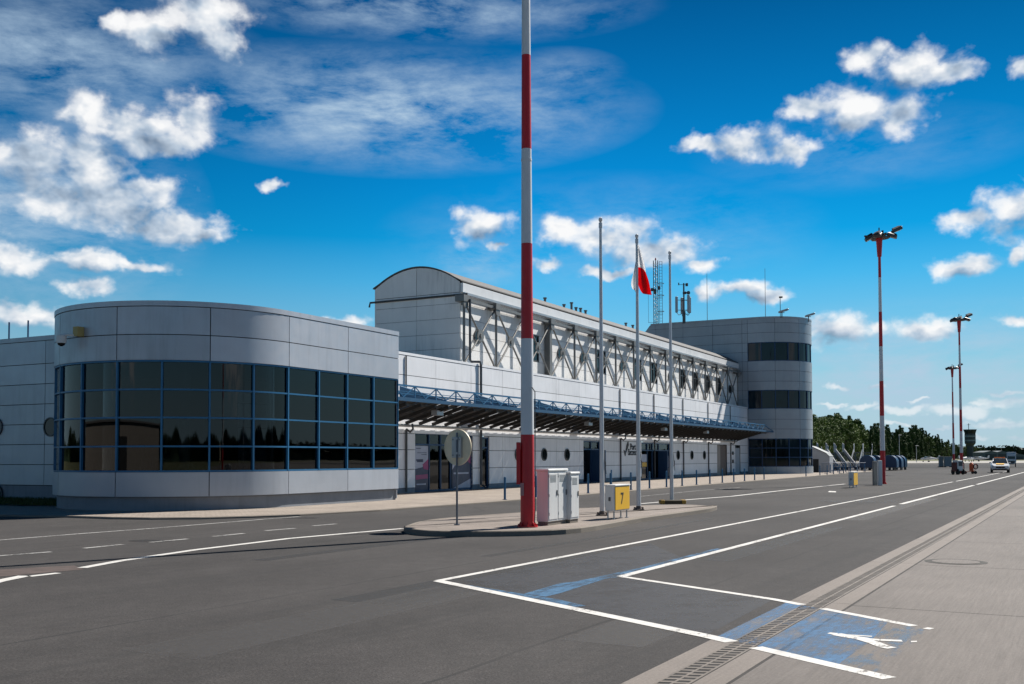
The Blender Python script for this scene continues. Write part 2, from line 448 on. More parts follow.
# cumulus: (x, y, rx, ry) as seen from the viewpoint, turned into azimuth / elevation on the sky
CL = [(866,56,30,14),(908,64,46,19),(952,68,40,12),(812,106,28,12),(860,108,52,22),(906,113,38,17),
 (700,150,26,9),(745,146,44,15),(790,150,27,11),(972,221,30,12),(1010,212,40,24),(965,265,32,12),(1020,254,16,9),(1022,66,18,11),
 (481,227,25,16),(498,246,12,5),(563,232,22,13),(608,236,48,19),(658,250,42,15),(700,263,20,8),(550,262,18,8),(610,271,30,5),
 (703,293,14,7),(735,290,26,9),(764,298,24,7),(838,330,38,14),(876,328,16,9),(926,326,32,11),(1015,317,14,6),
 (150,32,34,20),(200,16,48,26),(222,42,26,12),(113,22,14,11),(88,112,28,21),(140,126,44,19),(196,124,32,27),(165,144,48,11),
 (38,160,48,30),(88,166,46,28),(120,200,60,28),(58,196,44,20),(168,228,60,15),(202,236,30,8),(146,184,34,12),
 (8,256,36,14),(92,262,68,9),(140,265,30,7),(90,286,25,8),(25,313,52,10),(276,187,11,6),(340,322,34,7),
 (560,395,0,0),(905,408,24,4),(958,412,34,5),(1008,402,30,6),(834,384,16,3),(862,405,18,3),(1000,424,26,4),(1010,392,20,3),(830,402,14,2),(900,424,12,2),(935,428,14,2),(975,436,18,3),(1016,438,16,3),(880,388,14,2),(925,398,12,2),(985,404,16,2),(845,428,10,2),
 (-60,200,60,40),(1090,150,40,20),(1100,300,60,14),(-90,90,50,30),(300,-60,80,24),(700,-80,70,22)]
CL = [c for c in CL if c[2] > 0]
# behind and beside the viewpoint: a scatter of cumulus in the same manner (azimuth, elevation, half sizes in radians)
rs = random.Random(3)
BACK = []
for k in range(8):
    a_ = (.75 + rs.random() * 4.75); a_ = a_ if a_ < PI else a_ - 2 * PI
    e_ = .08 + rs.random() * .6
    BACK.append((a_, e_, .06 + rs.random() * .12, .03 + rs.random() * .05))
def radii(x, y, rx, ry, kx=1.12, ky=1.15):
    a_, e_ = azel(x, y); a2, _ = azel(x + rx, y); _, e2 = azel(x, y - ry); return a_, e_, abs(a2 - a_) * kx, abs(e2 - e_) * ky
def after(vec, dep_on):      # orders the evaluation of long chains
    d = N_(t, 'ShaderNodeVectorMath', operation='MULTIPLY_ADD'); t.links.new(dep_on, d.inputs[0]); d.inputs[1].default_value = (1e-9,) * 3
    t.links.new(vec, d.inputs[2]); return d.outputs[0]
def blobs(p, items, smooth=.25):
    cur = None
    for i, (a_, e_, ra, re) in enumerate(items):
        if i and i % 8 == 0: p = after(p, cur)
        s = N_(t, 'ShaderNodeVectorMath', operation='MULTIPLY_ADD'); t.links.new(p, s.inputs[0])
        s.inputs[1].default_value = (1 / ra, 1 / re, 0); s.inputs[2].default_value = (-a_ / ra, -e_ / re, 0)
        l = N_(t, 'ShaderNodeVectorMath', operation='LENGTH'); t.links.new(s.outputs[0], l.inputs[0])
        if cur is None: cur = l.outputs['Value']; continue
        mn = N_(t, 'ShaderNodeMath', operation='SMOOTH_MIN' if smooth else 'MINIMUM')
        if smooth: mn.inputs[2].default_value = smooth
        t.links.new(cur, mn.inputs[0]); t.links.new(l.outputs['Value'], mn.inputs[1]); cur = mn.outputs[0]
    return cur
wn = N_(t, 'ShaderNodeTexNoise', i_Scale=24.0, i_Detail=4.0, i_Roughness=.6); t.links.new(P0, wn.inputs['Vector'])
sb = N_(t, 'ShaderNodeVectorMath', operation='SUBTRACT'); t.links.new(wn.outputs['Color'], sb.inputs[0]); sb.inputs[1].default_value = (.5, .5, .5)
ma = N_(t, 'ShaderNodeVectorMath', operation='MULTIPLY_ADD'); t.links.new(sb.outputs[0], ma.inputs[0]); ma.inputs[1].default_value = (.050, .032, 0)
t.links.new(P0, ma.inputs[2])
C0 = blobs(ma.outputs[0], [radii(*c) for c in CL] + BACK)
st = N_(t, 'ShaderNodeVectorMath', operation='MULTIPLY_ADD'); st.inputs[1].default_value = (1, 1.35, 1); st.inputs[2].default_value = (0, 0, 0); t.links.new(after(P0, C0), st.inputs[0])
f1 = N_(t, 'ShaderNodeTexNoise', i_Scale=30.0, i_Detail=8.0, i_Roughness=.54, i_Distortion=.15); t.links.new(st.outputs[0], f1.inputs['Vector'])
st2 = N_(t, 'ShaderNodeVectorMath', operation='ADD'); st2.inputs[1].default_value = (.013, .019, 0); t.links.new(st.outputs[0], st2.inputs[0])
f2 = N_(t, 'ShaderNodeTexNoise', i_Scale=30.0, i_Detail=3.0, i_Roughness=.5, i_Distortion=.15); t.links.new(st2.outputs[0], f2.inputs['Vector'])
f0 = N_(t, 'ShaderNodeTexNoise', i_Scale=30.0, i_Detail=3.0, i_Roughness=.5, i_Distortion=.15); t.links.new(st.outputs[0], f0.inputs['Vector'])
D0 = math_(t, 'ADD', math_(t, 'MAXIMUM', math_(t, 'SUBTRACT', 1.0, C0), -1.2), math_(t, 'MULTIPLY', math_(t, 'SUBTRACT', f1.outputs['Fac'], .5), 2.0))
alpha = ramp(t, math_(t, 'ADD', D0, .16), [(.0, 0.0), (.14, .07), (.36, .36), (.62, .82), (.95, 1.0)])
alpha = math_(t, 'MULTIPLY', alpha, ramp(t, el, [(.01, .45), (.085, .72), (.115, 1.0)]))
# grey undersides: a lower, flatter copy of the larger clouds
UNDER = [(908,82,70,12),(860,126,62,13),(745,160,56,9),(1005,236,50,12),(965,276,34,8),(483,240,26,9),(625,258,80,14),(735,300,50,9),(845,343,46,10),(926,336,34,8),
 (190,50,66,18),(150,150,80,22),(30,180,56,26),(26,166,30,18),(110,190,60,14),(120,216,80,16),(185,243,50,9),(80,272,90,8),(20,326,60,9)]
C1 = blobs(after(ma.outputs[0], D0), [radii(*c, 1.0, 1.2) for c in UNDER], 0)
under = math_(t, 'SUBTRACT', 1.15, C1, clamp=True)
relief = math_(t, 'SUBTRACT', math_(t, 'ADD', math_(t, 'MULTIPLY', f0.outputs['Fac'], .75), math_(t, 'MULTIPLY', f1.outputs['Fac'], .25)), f2.outputs['Fac'])
lit = math_(t, 'ADD', math_(t, 'MULTIPLY', relief, 1.6), .79)
lit = math_(t, 'SUBTRACT', lit, math_(t, 'MULTIPLY', under, .58))
lit = math_(t, 'SUBTRACT', lit, math_(t, 'MULTIPLY', math_(t, 'SUBTRACT', D0, .5, clamp=True), .12), clamp=True)
ccol = N_(t, 'ShaderNodeValToRGB'); t.links.new(lit, ccol.inputs[0])
ce = ccol.color_ramp.elements; ce.new(.45)
for q, (p, c) in zip(ce, ((.0, (1.6, 2.3, 3.3)), (.45, (4.5, 5.4, 6.5)), (.90, (8.9, 8.95, 9.0)))): q.position = p; q.color = (*[x / 9 for x in c], 1)
D1 = lit
# cirrus veil
cm = N_(t, 'ShaderNodeMapping'); cm.inputs['Rotation'].default_value = (0, 0, math.radians(-14)); cm.inputs['Scale'].default_value = (5.0, 15, 1); t.links.new(after(P0, D1), cm.inputs[0])
cn = N_(t, 'ShaderNodeTexNoise', i_Scale=1.7, i_Detail=10.0, i_Roughness=.66, i_Distortion=.15); t.links.new(cm.outputs[0], cn.inputs['Vector'])
mask = None
for (x, y, rx, ry, s_) in [(390,110,230,60,1.15),(420,8,210,34,.9),(560,75,60,25,.6),(480,262,52,26,.8),(60,60,200,80,.8),(40,210,150,120,.8),
        (600,240,200,60,.35),(900,385,260,75,1.1),(860,150,160,40,.25),(250,-40,400,60,.6)]:
    a_, e_, ra, re = radii(x, y, rx, ry, 1.2, 1.2)
    s = N_(t, 'ShaderNodeVectorMath', operation='MULTIPLY_ADD'); t.links.new(after(P0, D1 if mask is None else mask), s.inputs[0])
    s.inputs[1].default_value = (1 / ra, 1 / re, 0); s.inputs[2].default_value = (-a_ / ra, -e_ / re, 0)
    l = N_(t, 'ShaderNodeVectorMath', operation='LENGTH'); t.links.new(s.outputs[0], l.inputs[0])
    v = math_(t, 'MULTIPLY', math_(t, 'SUBTRACT', 1.0, l.outputs['Value'], clamp=True), s_ * 1.4)
    mask = v if mask is None else math_(t, 'MAXIMUM', mask, v)
ci = math_(t, 'MULTIPLY', ramp(t, cn.outputs['Fac'], [(.38, 0.0), (.70, 1.0)]), mask)
ci = math_(t, 'MULTIPLY', ci, 1.0, clamp=True)
# polarised deep blue: richer and darker than the raw sky
hs = N_(t, 'ShaderNodeHueSaturation', i_Hue=HUE, i_Saturation=SAT, i_Value=SKYV); t.links.new(sky.outputs[0], hs.inputs['Color'])
er = N_(t, 'ShaderNodeValToRGB'); t.links.new(el, er.inputs[0]); ee = er.color_ramp.elements
TINT = ((.0, (.60, .85, .92)), (.08, (.34, .86, 1.0)), (.17, (.03, .86, 1.10)), (.26, (.01, .67, .97)), (.42, (.005, .35, .55)), (.8, (.03, .30, .42)))
while len(ee) < len(TINT): ee.new(.5)
for q, (p, c) in zip(ee, TINT): q.position = p; q.color = (*[x / 1.5 for x in c], 1)
azr = ramp(t, math_(t, 'ADD', math_(t, 'MULTIPLY', az, .6), .5), [(.2, .74), (.5, 1.0), (.80, .80)])
skyc = mixc(t, 1.0, mixc(t, 1.0, hs.outputs[0], er.outputs[0], 'MULTIPLY'), azr, 'MULTIPLY')
s15 = N_(t, 'ShaderNodeVectorMath', operation='SCALE'); t.links.new(skyc, s15.inputs[0]); s15.inputs['Scale'].default_value = 1.5; skyc = s15.outputs[0]
haze = ramp(t, el, [(-.02, .85), (.05, .72), (.12, .32), (.21, 0.0)])
skyc = mixc(t, haze, skyc, (3.9, 5.5, 6.7))
skyc = mixc(t, math_(t, 'MULTIPLY', ci, .9), skyc, (4.2, 5.6, 7.0))
cs = N_(t, 'ShaderNodeVectorMath', operation='SCALE'); t.links.new(ccol.outputs[0], cs.inputs[0]); cs.inputs['Scale'].default_value = 9 * CLOUDV
skyc = mixc(t, alpha, skyc, cs.outputs[0])
t.links.new(skyc, bg.inputs[0])
world.cycles.sampling_method = 'MANUAL'; world.cycles.sample_map_resolution = 512

# ------------------------------------------------------------------ ground
mg, tg, bgd = nt('far_grassland')
vg = coords(tg)
cg = ramp(tg, noise(tg, vg, .02, 6, .6), [(.3, .7), (.7, 1.2)])
tg.links.new(mixc(tg, 1.0, mixc(tg, ramp(tg, noise(tg, vg, .15, 5), [(.35, 0.0), (.65, 1.0)]), (.13, .12, .045), (.07, .085, .03)), cg, 'MULTIPLY'), bgd.inputs['Base Color'])
bgd.inputs['Roughness'].default_value = .95
def poly_sheet(name, pts, z, mat, kind='structure', thick=None):
    m = MB(); m.sheet([(p[0], p[1]) for p in pts], z)
    o = m.build(name, mat, smooth=False); return tag(o, kind=kind)
def strip(mb, a, b, w, z):
    a = Vector((a[0], a[1], 0)); b = Vector((b[0], b[1], 0)); d = (b - a).normalized(); r = Vector((d.y, -d.x, 0)) * (w / 2)
    L = (b - a).length; n = max(1, int(L / 12)); 
    for i in range(n):
        p = a + d * (L * i / n); q = a + d * (L * (i + 1) / n)
        mb.sheet([p - r, q - r, q + r, p + r], z)
g = MB(); R_ = 4200; K = 48
ring_ = [Vector((R_ * math.cos(2 * PI * k / K), R_ * math.sin(2 * PI * k / K), 0)) for k in range(K)]
g.sheet(ring_, -.03); tag(g.build('ground', mg, smooth=False), kind='structure')
O = G(621, 684)
def R(s, q, z=0.0): p = O + B * s + M * q; return Vector((p.x, p.y, z))      # road frame: s along the apron edge, q across it
poly_sheet('asphalt_apron', [R(-60, -75), R(-60, .02), R(430, .02), R(430, -75)], 0, asph)
poly_sheet('taxiway_concrete', [R(-60, .9), R(-60, 260), R(430, 260), R(430, .9)], .0008, conc)
# far bands: darker asphalt and then pale concrete across the apron
poly_sheet('dark_asphalt_band', [(60, 152), (62, 212), (330, 260), (300, 150)], .02, asphalt('old_asphalt', .030))
poly_sheet('far_concrete_band', [(40, 262), (40, 400), (600, 460), (640, 300)], .05, concrete('far_concrete', (.34, .32, .29), .1))
# concrete edge strip, channel, slabs
EM = MB()
j = [(-30 + 5.0 * k) for k in range(70)]
for a, b in zip(j, j[1:]):
    EM.sheet([R(a + .006, 0), R(b - .006, 0), R(b - .006, .205), R(a + .006, .205)], .002)
    EM.sheet([R(a + .006, .455), R(b - .006, .455), R(b - .006, .672), R(a + .006, .672)], .002)
tag(EM.build('edge_strip', conc2, smooth=False), kind='structure')
s0, q0 = (G(853, 605.8) - O).dot(B), 0
SL = MB()
for a in range(-8, 60):
    s1 = s0 + a * 4.95; s2 = s1 + 4.95
    for q1, q2 in ((.69, 6.2), (6.2, 11.7), (11.7, 17.2)):
        SL.sheet([R(s1 + .01, q1 + .014), R(s2 - .018, q1 + .014), R(s2 - .018, q2 - .008), R(s1 + .01, q2 - .008)], .0025)
tag(SL.build('concrete_slabs', conc, smooth=False), kind='structure')
jm = MB(); jm.sheet([R(-30, -.002), R(320, -.002), R(320, 17.3), R(-30, 17.3)], .0013)
tag(jm.build('slab_joints', seam, smooth=False), kind='structure')
# drain: dark trough with a two-row slotted iron grate
dm = MB(); dm.sheet([R(-12, .205), R(120, .205), R(120, .455), R(-12, .455)], .0018); tag(dm.build('drain_trough', plain('trough', (.012, .011, .010), .9), smooth=False), kind='structure')
iron = plain('rusty_iron', (.16, .135, .115), .7, .2, .35, 5)
gr = MB()
for q in (.212, .322, .432):
    for k in range(24): gr.hexa([R(-2 + k * 5, q - .007, .0019), R(3 + k * 5, q - .007, .0019), R(3 + k * 5, q + .014, .0019), R(-2 + k * 5, q + .014, .0019), R(-2 + k * 5, q - .007, .005), R(3 + k * 5, q - .007, .005), R(3 + k * 5, q + .014, .005), R(-2 + k * 5, q + .014, .005)])
s = -2.0
while s < 60:
    for q in (.226, .336):
        sl_ = .03; w_ = .05
        gr.hexa([R(s, q, .0019), R(s + w_, q, .0019), R(s + w_ + sl_, q + .089, .0019), R(s + sl_, q + .089, .0019), R(s, q, .0042), R(s + w_, q, .0042), R(s + w_ + sl_, q + .089, .0042), R(s + sl_, q + .089, .0042)])
    s += .115
tag(gr.build('drain_grate', iron, smooth=False), 'rusty slotted iron grate over the channel along the concrete edge', 'drain grate')
mh = MB(); c_ = G(955.8, 562)
mh.disc(c_ + Vector((0, 0, .0028)), (0, 0, 1), .46, .003, 40)
mho = mh.build('manhole', plain('manhole_rim', (.03, .025, .02), .85), smooth=False); tag(mho, 'round manhole cover set flush in the concrete slabs', 'manhole')
place(mho, mho.location)
mc = MB(); mc.disc(c_ + Vector((0, 0, .0062)), (0, 0, 1), .35, .003, 40)
for k in range(4): pass
mc.build('cover', conc, mho, smooth=False)

# ------------------------------------------------------------------ markings
def px(p): return G(p[0], p[1])
def line(name, pts, w, mat=white_line, z=.0045):
    m = MB()
    for a, b in zip(pts, pts[1:]):
        strip(m, px(a), px(b), w, z)
    return tag(m.build(name, mat, smooth=False), kind='structure')
VP = 1400
def cut(a, s1, s2):  # along B from a ground point
    return a + B * s1, a + B * s2
# outer bay line and its cross stroke
pa = px((438, 581)); pb = px((621, 576.7)); 
m = MB()
strip(m, pa - M * .0, pa + B * 62, .125, .0045); strip(m, pa + B * 64, pa + B * 120, .125, .0045)
strip(m, pb, pb + B * 23.5, .14, .0045); strip(m, pb + B * 25, pb + B * 52, .18, .0045); strip(m, pb + B * 54, pb + B * 110, .18, .0045)
tag(m.build('long_bay_lines', white_line, smooth=False), kind='structure')
m = MB()
e1 = px((705, 636)); e2 = px((773.5, 599.6))
strip(m, pa, e1, .16, .0050); strip(m, pb, e2, .12, .0050)
c1 = px((737, 646.2)); d1 = px((889.5, 678.8)); c2 = px((823, 609.5)); d2 = px((914, 626.3))
def edge_pt(a, b, q):
    qa = (a - O).dot(M); qb = (b - O).dot(M); k = (q - qa) / (qb - qa); return a + (b - a) * k
strip(m, e1, edge_pt(e1, d1, .2), .16, .0051); strip(m, edge_pt(e1, d1, .465), d1, .15, .0051)
strip(m, e2, edge_pt(e2, d2, .2), .12, .0051); strip(m, edge_pt(e2, d2, .465), d2, .11, .0051)
strip(m, px((925, 628.4)), px((932, 629.3)), .10, .0050)
tag(m.build('cross_bay_lines', white_line, smooth=False), kind='structure')
# darker repair inside the bay, and the blue paint
poly_sheet('dark_bay_patch', [pa + M * .3 + B * .2, pa + B * 7 + M * .3, pb + B * 3 - M * .2, pb, e2, e1], .0012, asph_dark)
m = MB(); 
m.sheet([px(p) for p in ((446, 582.5), (470, 585.5), (560, 600), (586, 606), (574, 607.5), (520, 597), (470, 588))], .0035)
m.sheet([px(p) for p in ((524, 594), (560, 583.5), (610, 577.5), (560, 593.5), (545, 597))], .0035)
m.sheet([px(p) for p in ((555, 586), (640, 568), (716, 548.5), (726, 549), (640, 572.2), (615, 577.8))], .0032)
tag(m.build('blue_strokes', blue_paint, smooth=False), kind='structure')
m = MB(); m.sheet([edge_pt(e1, d1, .0) + B * .05, edge_pt(e2, d2, 0) - B * .03, edge_pt(e2, d2, .205) - B * .03, edge_pt(e1, d1, .205) + B * .05], .0036)
m.sheet([edge_pt(e1, d1, .46) + B * .05, edge_pt(e2, d2, .46) - B * .03, px((888, 622.5)), px((872, 640)), px((842, 662)), px((836, 667))], .0036)
tag(m.build('blue_walk_patch', blue_worn, smooth=False), kind='structure')
m = MB(); m.sheet([px((889, 622.7)), px((925, 629.5)), px((918, 641)), px((903, 652)), px((880, 668)), px((887, 677.5)), px((837, 667.2)), px((843, 662)), px((873, 640))], .0036)
tag(m.build('blue_worn_end', worn_paint('blue_end_paint', (.06, .16, .28), .49, .62, 7, (1.0, .3, 1), amount=.75), smooth=False), kind='structure')
m = MB(); m.sheet([edge_pt(e1, d1, .21) + B * .05, edge_pt(e2, d2, .21) - B * .03, edge_pt(e2, d2, .45) - B * .03, edge_pt(e1, d1, .45) + B * .05], .0050)
tag(m.build('blue_grate_tint', worn_paint('blue_grate_paint', (.03, .12, .26), .52, .60, 30, amount=.8), smooth=False), kind='structure')
m = MB()
for q, (pp, w_) in enumerate(((((828.5, 633.6), (837, 634.4)), .08), (((836, 634.6), (850, 637.2), (866, 639.6)), .14), (((846, 635.4), (860, 636.2), (872, 637)), .05), (((864, 639.4), (880, 640.6), (902, 641.4)), .09), (((860, 639), (874, 643.2), (884, 647.2), (892, 648.8)), .12))):
    for a, b in zip(pp, pp[1:]): strip(m, px(a), px(b), w_, .0058 + q * .0002)
m.sheet([px(p) for p in ((911, 641.6), (917, 641.4), (917, 642.6), (911, 642.8))], .0060)
tag(m.build('walking_figure_mark', white_line, smooth=False), kind='structure')
# road lines left of the island and beyond it
line('left_solid_line', [(82, 568), (120, 561), (195, 550), (290, 538.5), (403, 528.6)], .17)
line('left_solid_line', [(-60, 596), (0, 581), (25, 576)], .2)
line('left_dash', [(29, 576.6), (58.6, 573.2)], .14)
line('faded_lane_line', [(-40, 545), (0, 540.2), (78, 534), (156, 528.2), (265.6, 519.2), (300, 516.6)], .13, faint_line)
for a, b in (((-20, 557.4), (51, 552)), ((84, 548.4), (123, 544.5)), ((150, 542.5), (187.5, 539)), ((213, 536.6), (244, 533.5)), ((265.6, 530.8), (295, 528.4)), ((312.5, 526), (336, 524))):
    line('lane_dash', [a, b], .13, faint_line)
line('far_kerb_line', [(639, 503.9), (690, 499.6), (731, 496.4), (796, 489), (845, 484)], .20)
line('far_kerb_line', [(640, 496.5), (700, 490.5), (740, 487.4)], .10, faint_line)
# rectangular repairs and older tar bands, parallel to the apron edge
for k, (x, y, l, w_, mt) in enumerate(((330, 600, 7, 1.1, 'd'), (120, 650, 5, .9, 'l'), (700, 560, 9, .5, 'd'), (560, 640, 3.2, .8, 'l'), (250, 560, 14, .35, 'd'), (840, 520, 16, .6, 'l'), (480, 556, 12, .22, 'd'))):
    a_ = G(x, y); q_ = [a_, a_ + B * l, a_ + B * l + M * w_, a_ + M * w_]
    poly_sheet('repair_patch', q_, .0008 + .0001 * k, worn_paint('repair_%s' % mt, (.036, .035, .035) if mt == 'd' else (.068, .063, .060), .30, .46, 1.6, amount=.6))
# patches: reddish sunken crossing at far left, tar, stains
poly_sheet('worn_brick_crossing', [px((-30, 579)), px((20, 575)), px((84, 569.4)), px((74, 565.5)), px((0, 569.5)), px((-40, 572))], .0025, plain('worn_brick', (.085, .062, .055), .9, 0, .4, 4))
for q, (x, y, rx, ry) in enumerate(((150, 541, 22, 1.3), (860, 501.5, 40, 1.6), (640, 506, 14, 1), (760, 493, 18, .8), (300, 518, 20, .8))):
    m = MB(); m.sheet([G(x + rx * math.cos(k * PI / 9), y + ry * math.sin(k * PI / 9)) for k in range(18)], .003 + .0003 * q)
    tag(m.build('tar_patch', worn_paint('tar_patch%d' % q, (.028, .027, .028), .3, .6, 2.0, amount=.8), smooth=False), kind='structure')
m = MB(); m.sheet([G(x, y) for x, y in ((829, 491), (836, 491.4), (836, 492.4), (828, 492.2))], .0045); tag(m.build('paint_fleck', white_line, smooth=False), kind='structure')

# ------------------------------------------------------------------ walkway, island, grass
def raised(name, outline, h, topmat, sidemat, kerbw=.0, name2='kerb'):
    """a paved area with a real kerb stone ring"""
    outline = [Vector((p[0], p[1], 0)) for p in outline]
    c = sum(outline, Vector()) / len(outline)
    n = len(outline)
    sg = 1 if sum(outline[i].x * outline[(i + 1) % n].y - outline[i].y * outline[(i + 1) % n].x for i in range(n)) > 0 else -1
    inner = []
    for i in range(n):
        d = (outline[(i + 1) % n] - outline[i - 1]).normalized(); r = Vector((-d.y, d.x, 0)) * sg
        inner.append(outline[i] + r * kerbw)
    k = MB(); r_ = .02
    for i in range(n):
        i2 = (i + 1) % n; a, b, ai, bi = outline[i], outline[i2], inner[i], inner[i2]
        ea = (ai - a).normalized() * r_; eb = (bi - b).normalized() * r_
        up = Vector((0, 0, 1))
        prof_a = [a, a + up * (h - r_), a + ea + up * h, ai + up * h]
        prof_b = [b, b + up * (h - r_), b + eb + up * h, bi + up * h]
        for q in range(3): k.add([prof_a[q], prof_b[q], prof_b[q + 1], prof_a[q + 1]], [(0, 1, 2, 3)])
    ko = tag(k.build(name2, sidemat), kind='structure')
    tp = MB(); tp.sheet(inner, h - .003); return tag(tp.build(name, topmat, smooth=False), kind='structure')
from mathutils.geometry import tessellate_polygon
def smooth_poly(pts, n=4, skip=()):
    out = []
    L = len(pts)
    for i in range(L):
        p0, p1, p2, p3 = pts[i - 1], pts[i], pts[(i + 1) % L], pts[(i + 2) % L]
        if i in skip: out.append(p1); continue
        for k in range(n):
            s = k / n
            out.append(.5 * ((2 * p1) + (p2 - p0) * s + (2 * p0 - 5 * p1 + 4 * p2 - p3) * s * s + (3 * p1 - p0 - 3 * p2 + p3) * s ** 3))
    return out
isl = [G(*p) for p in ((404.2, 531.5), (410, 534.3), (440, 536.6), (521, 536.2), (581, 532.8), (640.5, 522.4), (700, 513.6), (713, 511.2), (717, 509.2))] + \
      [Vector((G(x, y, .12).x, G(x, y, .12).y, 0)) for x, y in ((708, 505.6), (690, 504.5), (662, 504.7), (591, 507.2), (521, 512.2), (450, 517.4), (420, 521.2), (406, 525.5))]
raised('traffic_island', smooth_poly(isl, 4), .12, pave2, kerbm, .15)
# walkway along the terminal
front = [Vector((G(x, y).x, G(x, y).y, 0)) for x, y in ((-60, 517.5), (0, 516.5), (60, 517.5), (110, 519.2), (150, 519.8), (200, 519.4), (250, 518), (300, 516), (380, 511.3))]
kv = -18.35
front += [W(u, kv) for u in (34, 40, 50, 60, 70, 80, 90, 100, 110, 122, 126)]
back = [W(126, -26), W(60, -30), W(34, -34), W(28.5, -60)]
raised('walkway', front + back, .06, pave, kerbm, .12, 'walkway_kerb')
# lawn strip between the left wall and the road
lw = MB(); lw.sheet([W(27.3, -28, 0), W(27.3, -75, 0), W(22.9, -75, 0), W(23.4, -31.2, 0), W(24.5, -30, 0)], .09)
lawn = lw.build('lawn_soil', grassm, smooth=False); tag(lawn, kind='structure')
gm = MB(); rg = random.Random(5)
for k in range(15000):
    u = 23.4 + rg.random() * 3.9; v = -29.5 - rg.random() ** 1.3 * 24
    p = W(u, v, .09); a_ = rg.random() * 6.28; h_ = .05 + rg.random() * .09; d_ = Vector((math.cos(a_), math.sin(a_), 0)) * .012
    gm.add([p - d_, p + d_, p + Vector((rg.uniform(-.04, .04), rg.uniform(-.04, .04), h_))], [(0, 1, 2)])
tag(gm.build('grass', leafmat('grass_tuft', (.03, .05, .012), (.05, .07, .02), (.09, .10, .035)), smooth=False), 'short grass growing between the left wall and the road', 'grass', kind='stuff')
# ------------------------------------------------------------------ the terminal
VF, RAD, UC, UE, HW, V1, UT, V2, HH, UH, VH, HT, VL, VCT, UW = -22.41, 4.36, 26.70, 33.15, 6.55, -26.51, 99.83, -27.48, 10.93, 46.41, -32.86, 15.35, -36.4, -25.62, 27.45
T_ = thing('terminal_building', W(60, -40, 0), 'long white airport terminal with rounded glass wing, canopy, arched upper hall and round corner tower', 'terminal')

def sweep_slab(mb, path, s0, s1, z0, z1, d0, d1, step=.35, m=None):
    """slab following a plan curve; path(s) -> (point, outward normal)"""
    n = max(1, int(abs(s1 - s0) / step)) if step else 1
    o = len(mb.v); mm = mb.m if m is None else m
    for i in range(n + 1):
        p, nr = path(s0 + (s1 - s0) * i / n)
        for d, z in ((d0, z0), (d1, z0), (d1, z1), (d0, z1)):
            q = p + nr * d; mb.v.append(Vector((q.x, q.y, z)))
    for i in range(n):
        a, b = o + 4 * i, o + 4 * i + 4
        for k in range(4):
            k2 = (k + 1) % 4; mb.f.append([a + k, b + k, b + k2, a + k2]); mb.mi.append(mm)
    mb.f.append([o + k for k in range(4)]); mb.mi.append(mm)
    mb.f.append([o + 4 * n + k for k in (3, 2, 1, 0)]); mb.mi.append(mm)

def arc_path(parts):
    """parts: ('line', p0, p1) or ('arc', centre(u,v), r, a0, a1) with angles in the (u, v) plane"""
    segs = []; L = 0
    for q in parts:
        if q[0] == 'line': l = math.dist(q[1], q[2])
        else: l = abs(q[4] - q[3]) * q[2]
        segs.append((L, l, q)); L += l
    def f(s):
        for i, (a, l, q) in enumerate(segs):
            if s <= a + l + 1e-6 or i == len(segs) - 1:
                k = (s - a)
                if q[0] == 'line':
                    du = ((q[2][0] - q[1][0]) / l, (q[2][1] - q[1][1]) / l)
                    p = (q[1][0] + du[0] * k, q[1][1] + du[1] * k); nr = q[3] if len(q) > 3 else (0, 1)
                else:
                    t_ = q[3] + (q[4] - q[3]) * k / l
                    nr = (math.cos(t_), math.sin(t_)); p = (q[1][0] + nr[0] * q[2], q[1][1] + nr[1] * q[2])
                return W(p[0], p[1]), (A * nr[0] + N * nr[1])
    return f, L

def panels(mb, path, ss, zs, gap=.028, thick=.035, skip=lambda a, b, c, d: False, step=.35, d=0.0):
    for a, b in zip(ss, ss[1:]):
        for c, e in zip(zs, zs[1:]):
            if skip(a, b, c, e): continue
            sweep_slab(mb, path, a + gap / 2, b - gap / 2, c + gap / 2, e - gap / 2, d, d + thick, step)

def line_path(u0, v0, u1, v1, nr): return arc_path([('line', (u0, v0), (u1, v1), nr)])

# --- rounded wing --------------------------------------------------
wp, WL = arc_path([('line', (UE, VF), (UC, VF), (0, 1)), ('arc', (UC, VF - RAD), RAD, PI / 2, PI * 1.5), ('line', (UC, VF - 2 * RAD), (UC + 1.2, VF - 2 * RAD), (0, -1))])
ws = [0, 3.225, 6.45]; st_ = RAD * math.radians(37.5)
while ws[-1] + st_ < WL - .5: ws.append(ws[-1] + st_)
ws.append(WL)
m = MB(); 
panels(m, wp, ws, [4.70, 5.50, 6.38], step=.3)
wing = m.build('wing_cladding', panel_grey, T_)
m = MB(); panels(m, wp, ws, [.48, 1.25], step=.3); m.build('lower_cladding', panel_grey, wing)
m = MB(); sweep_slab(m, wp, 0, WL, .0, .47, -.14, -.10, .3); sweep_slab(m, wp, 0, WL, .47, .50, -.14, .02, .3); m.build('plinth', plinthm, wing)
m = MB(); sweep_slab(m, wp, 0, WL, 6.39, 6.55, -.25, .05, .3); m.build('coping', panel_grey, wing)
m = MB(); sweep_slab(m, wp, 0, WL, .46, 1.27, -.12, -.012, .3); sweep_slab(m, wp, 0, WL, 4.68, 6.39, -.12, -.012, .3)
m.build('inner_wall', shadow_gap, wing)
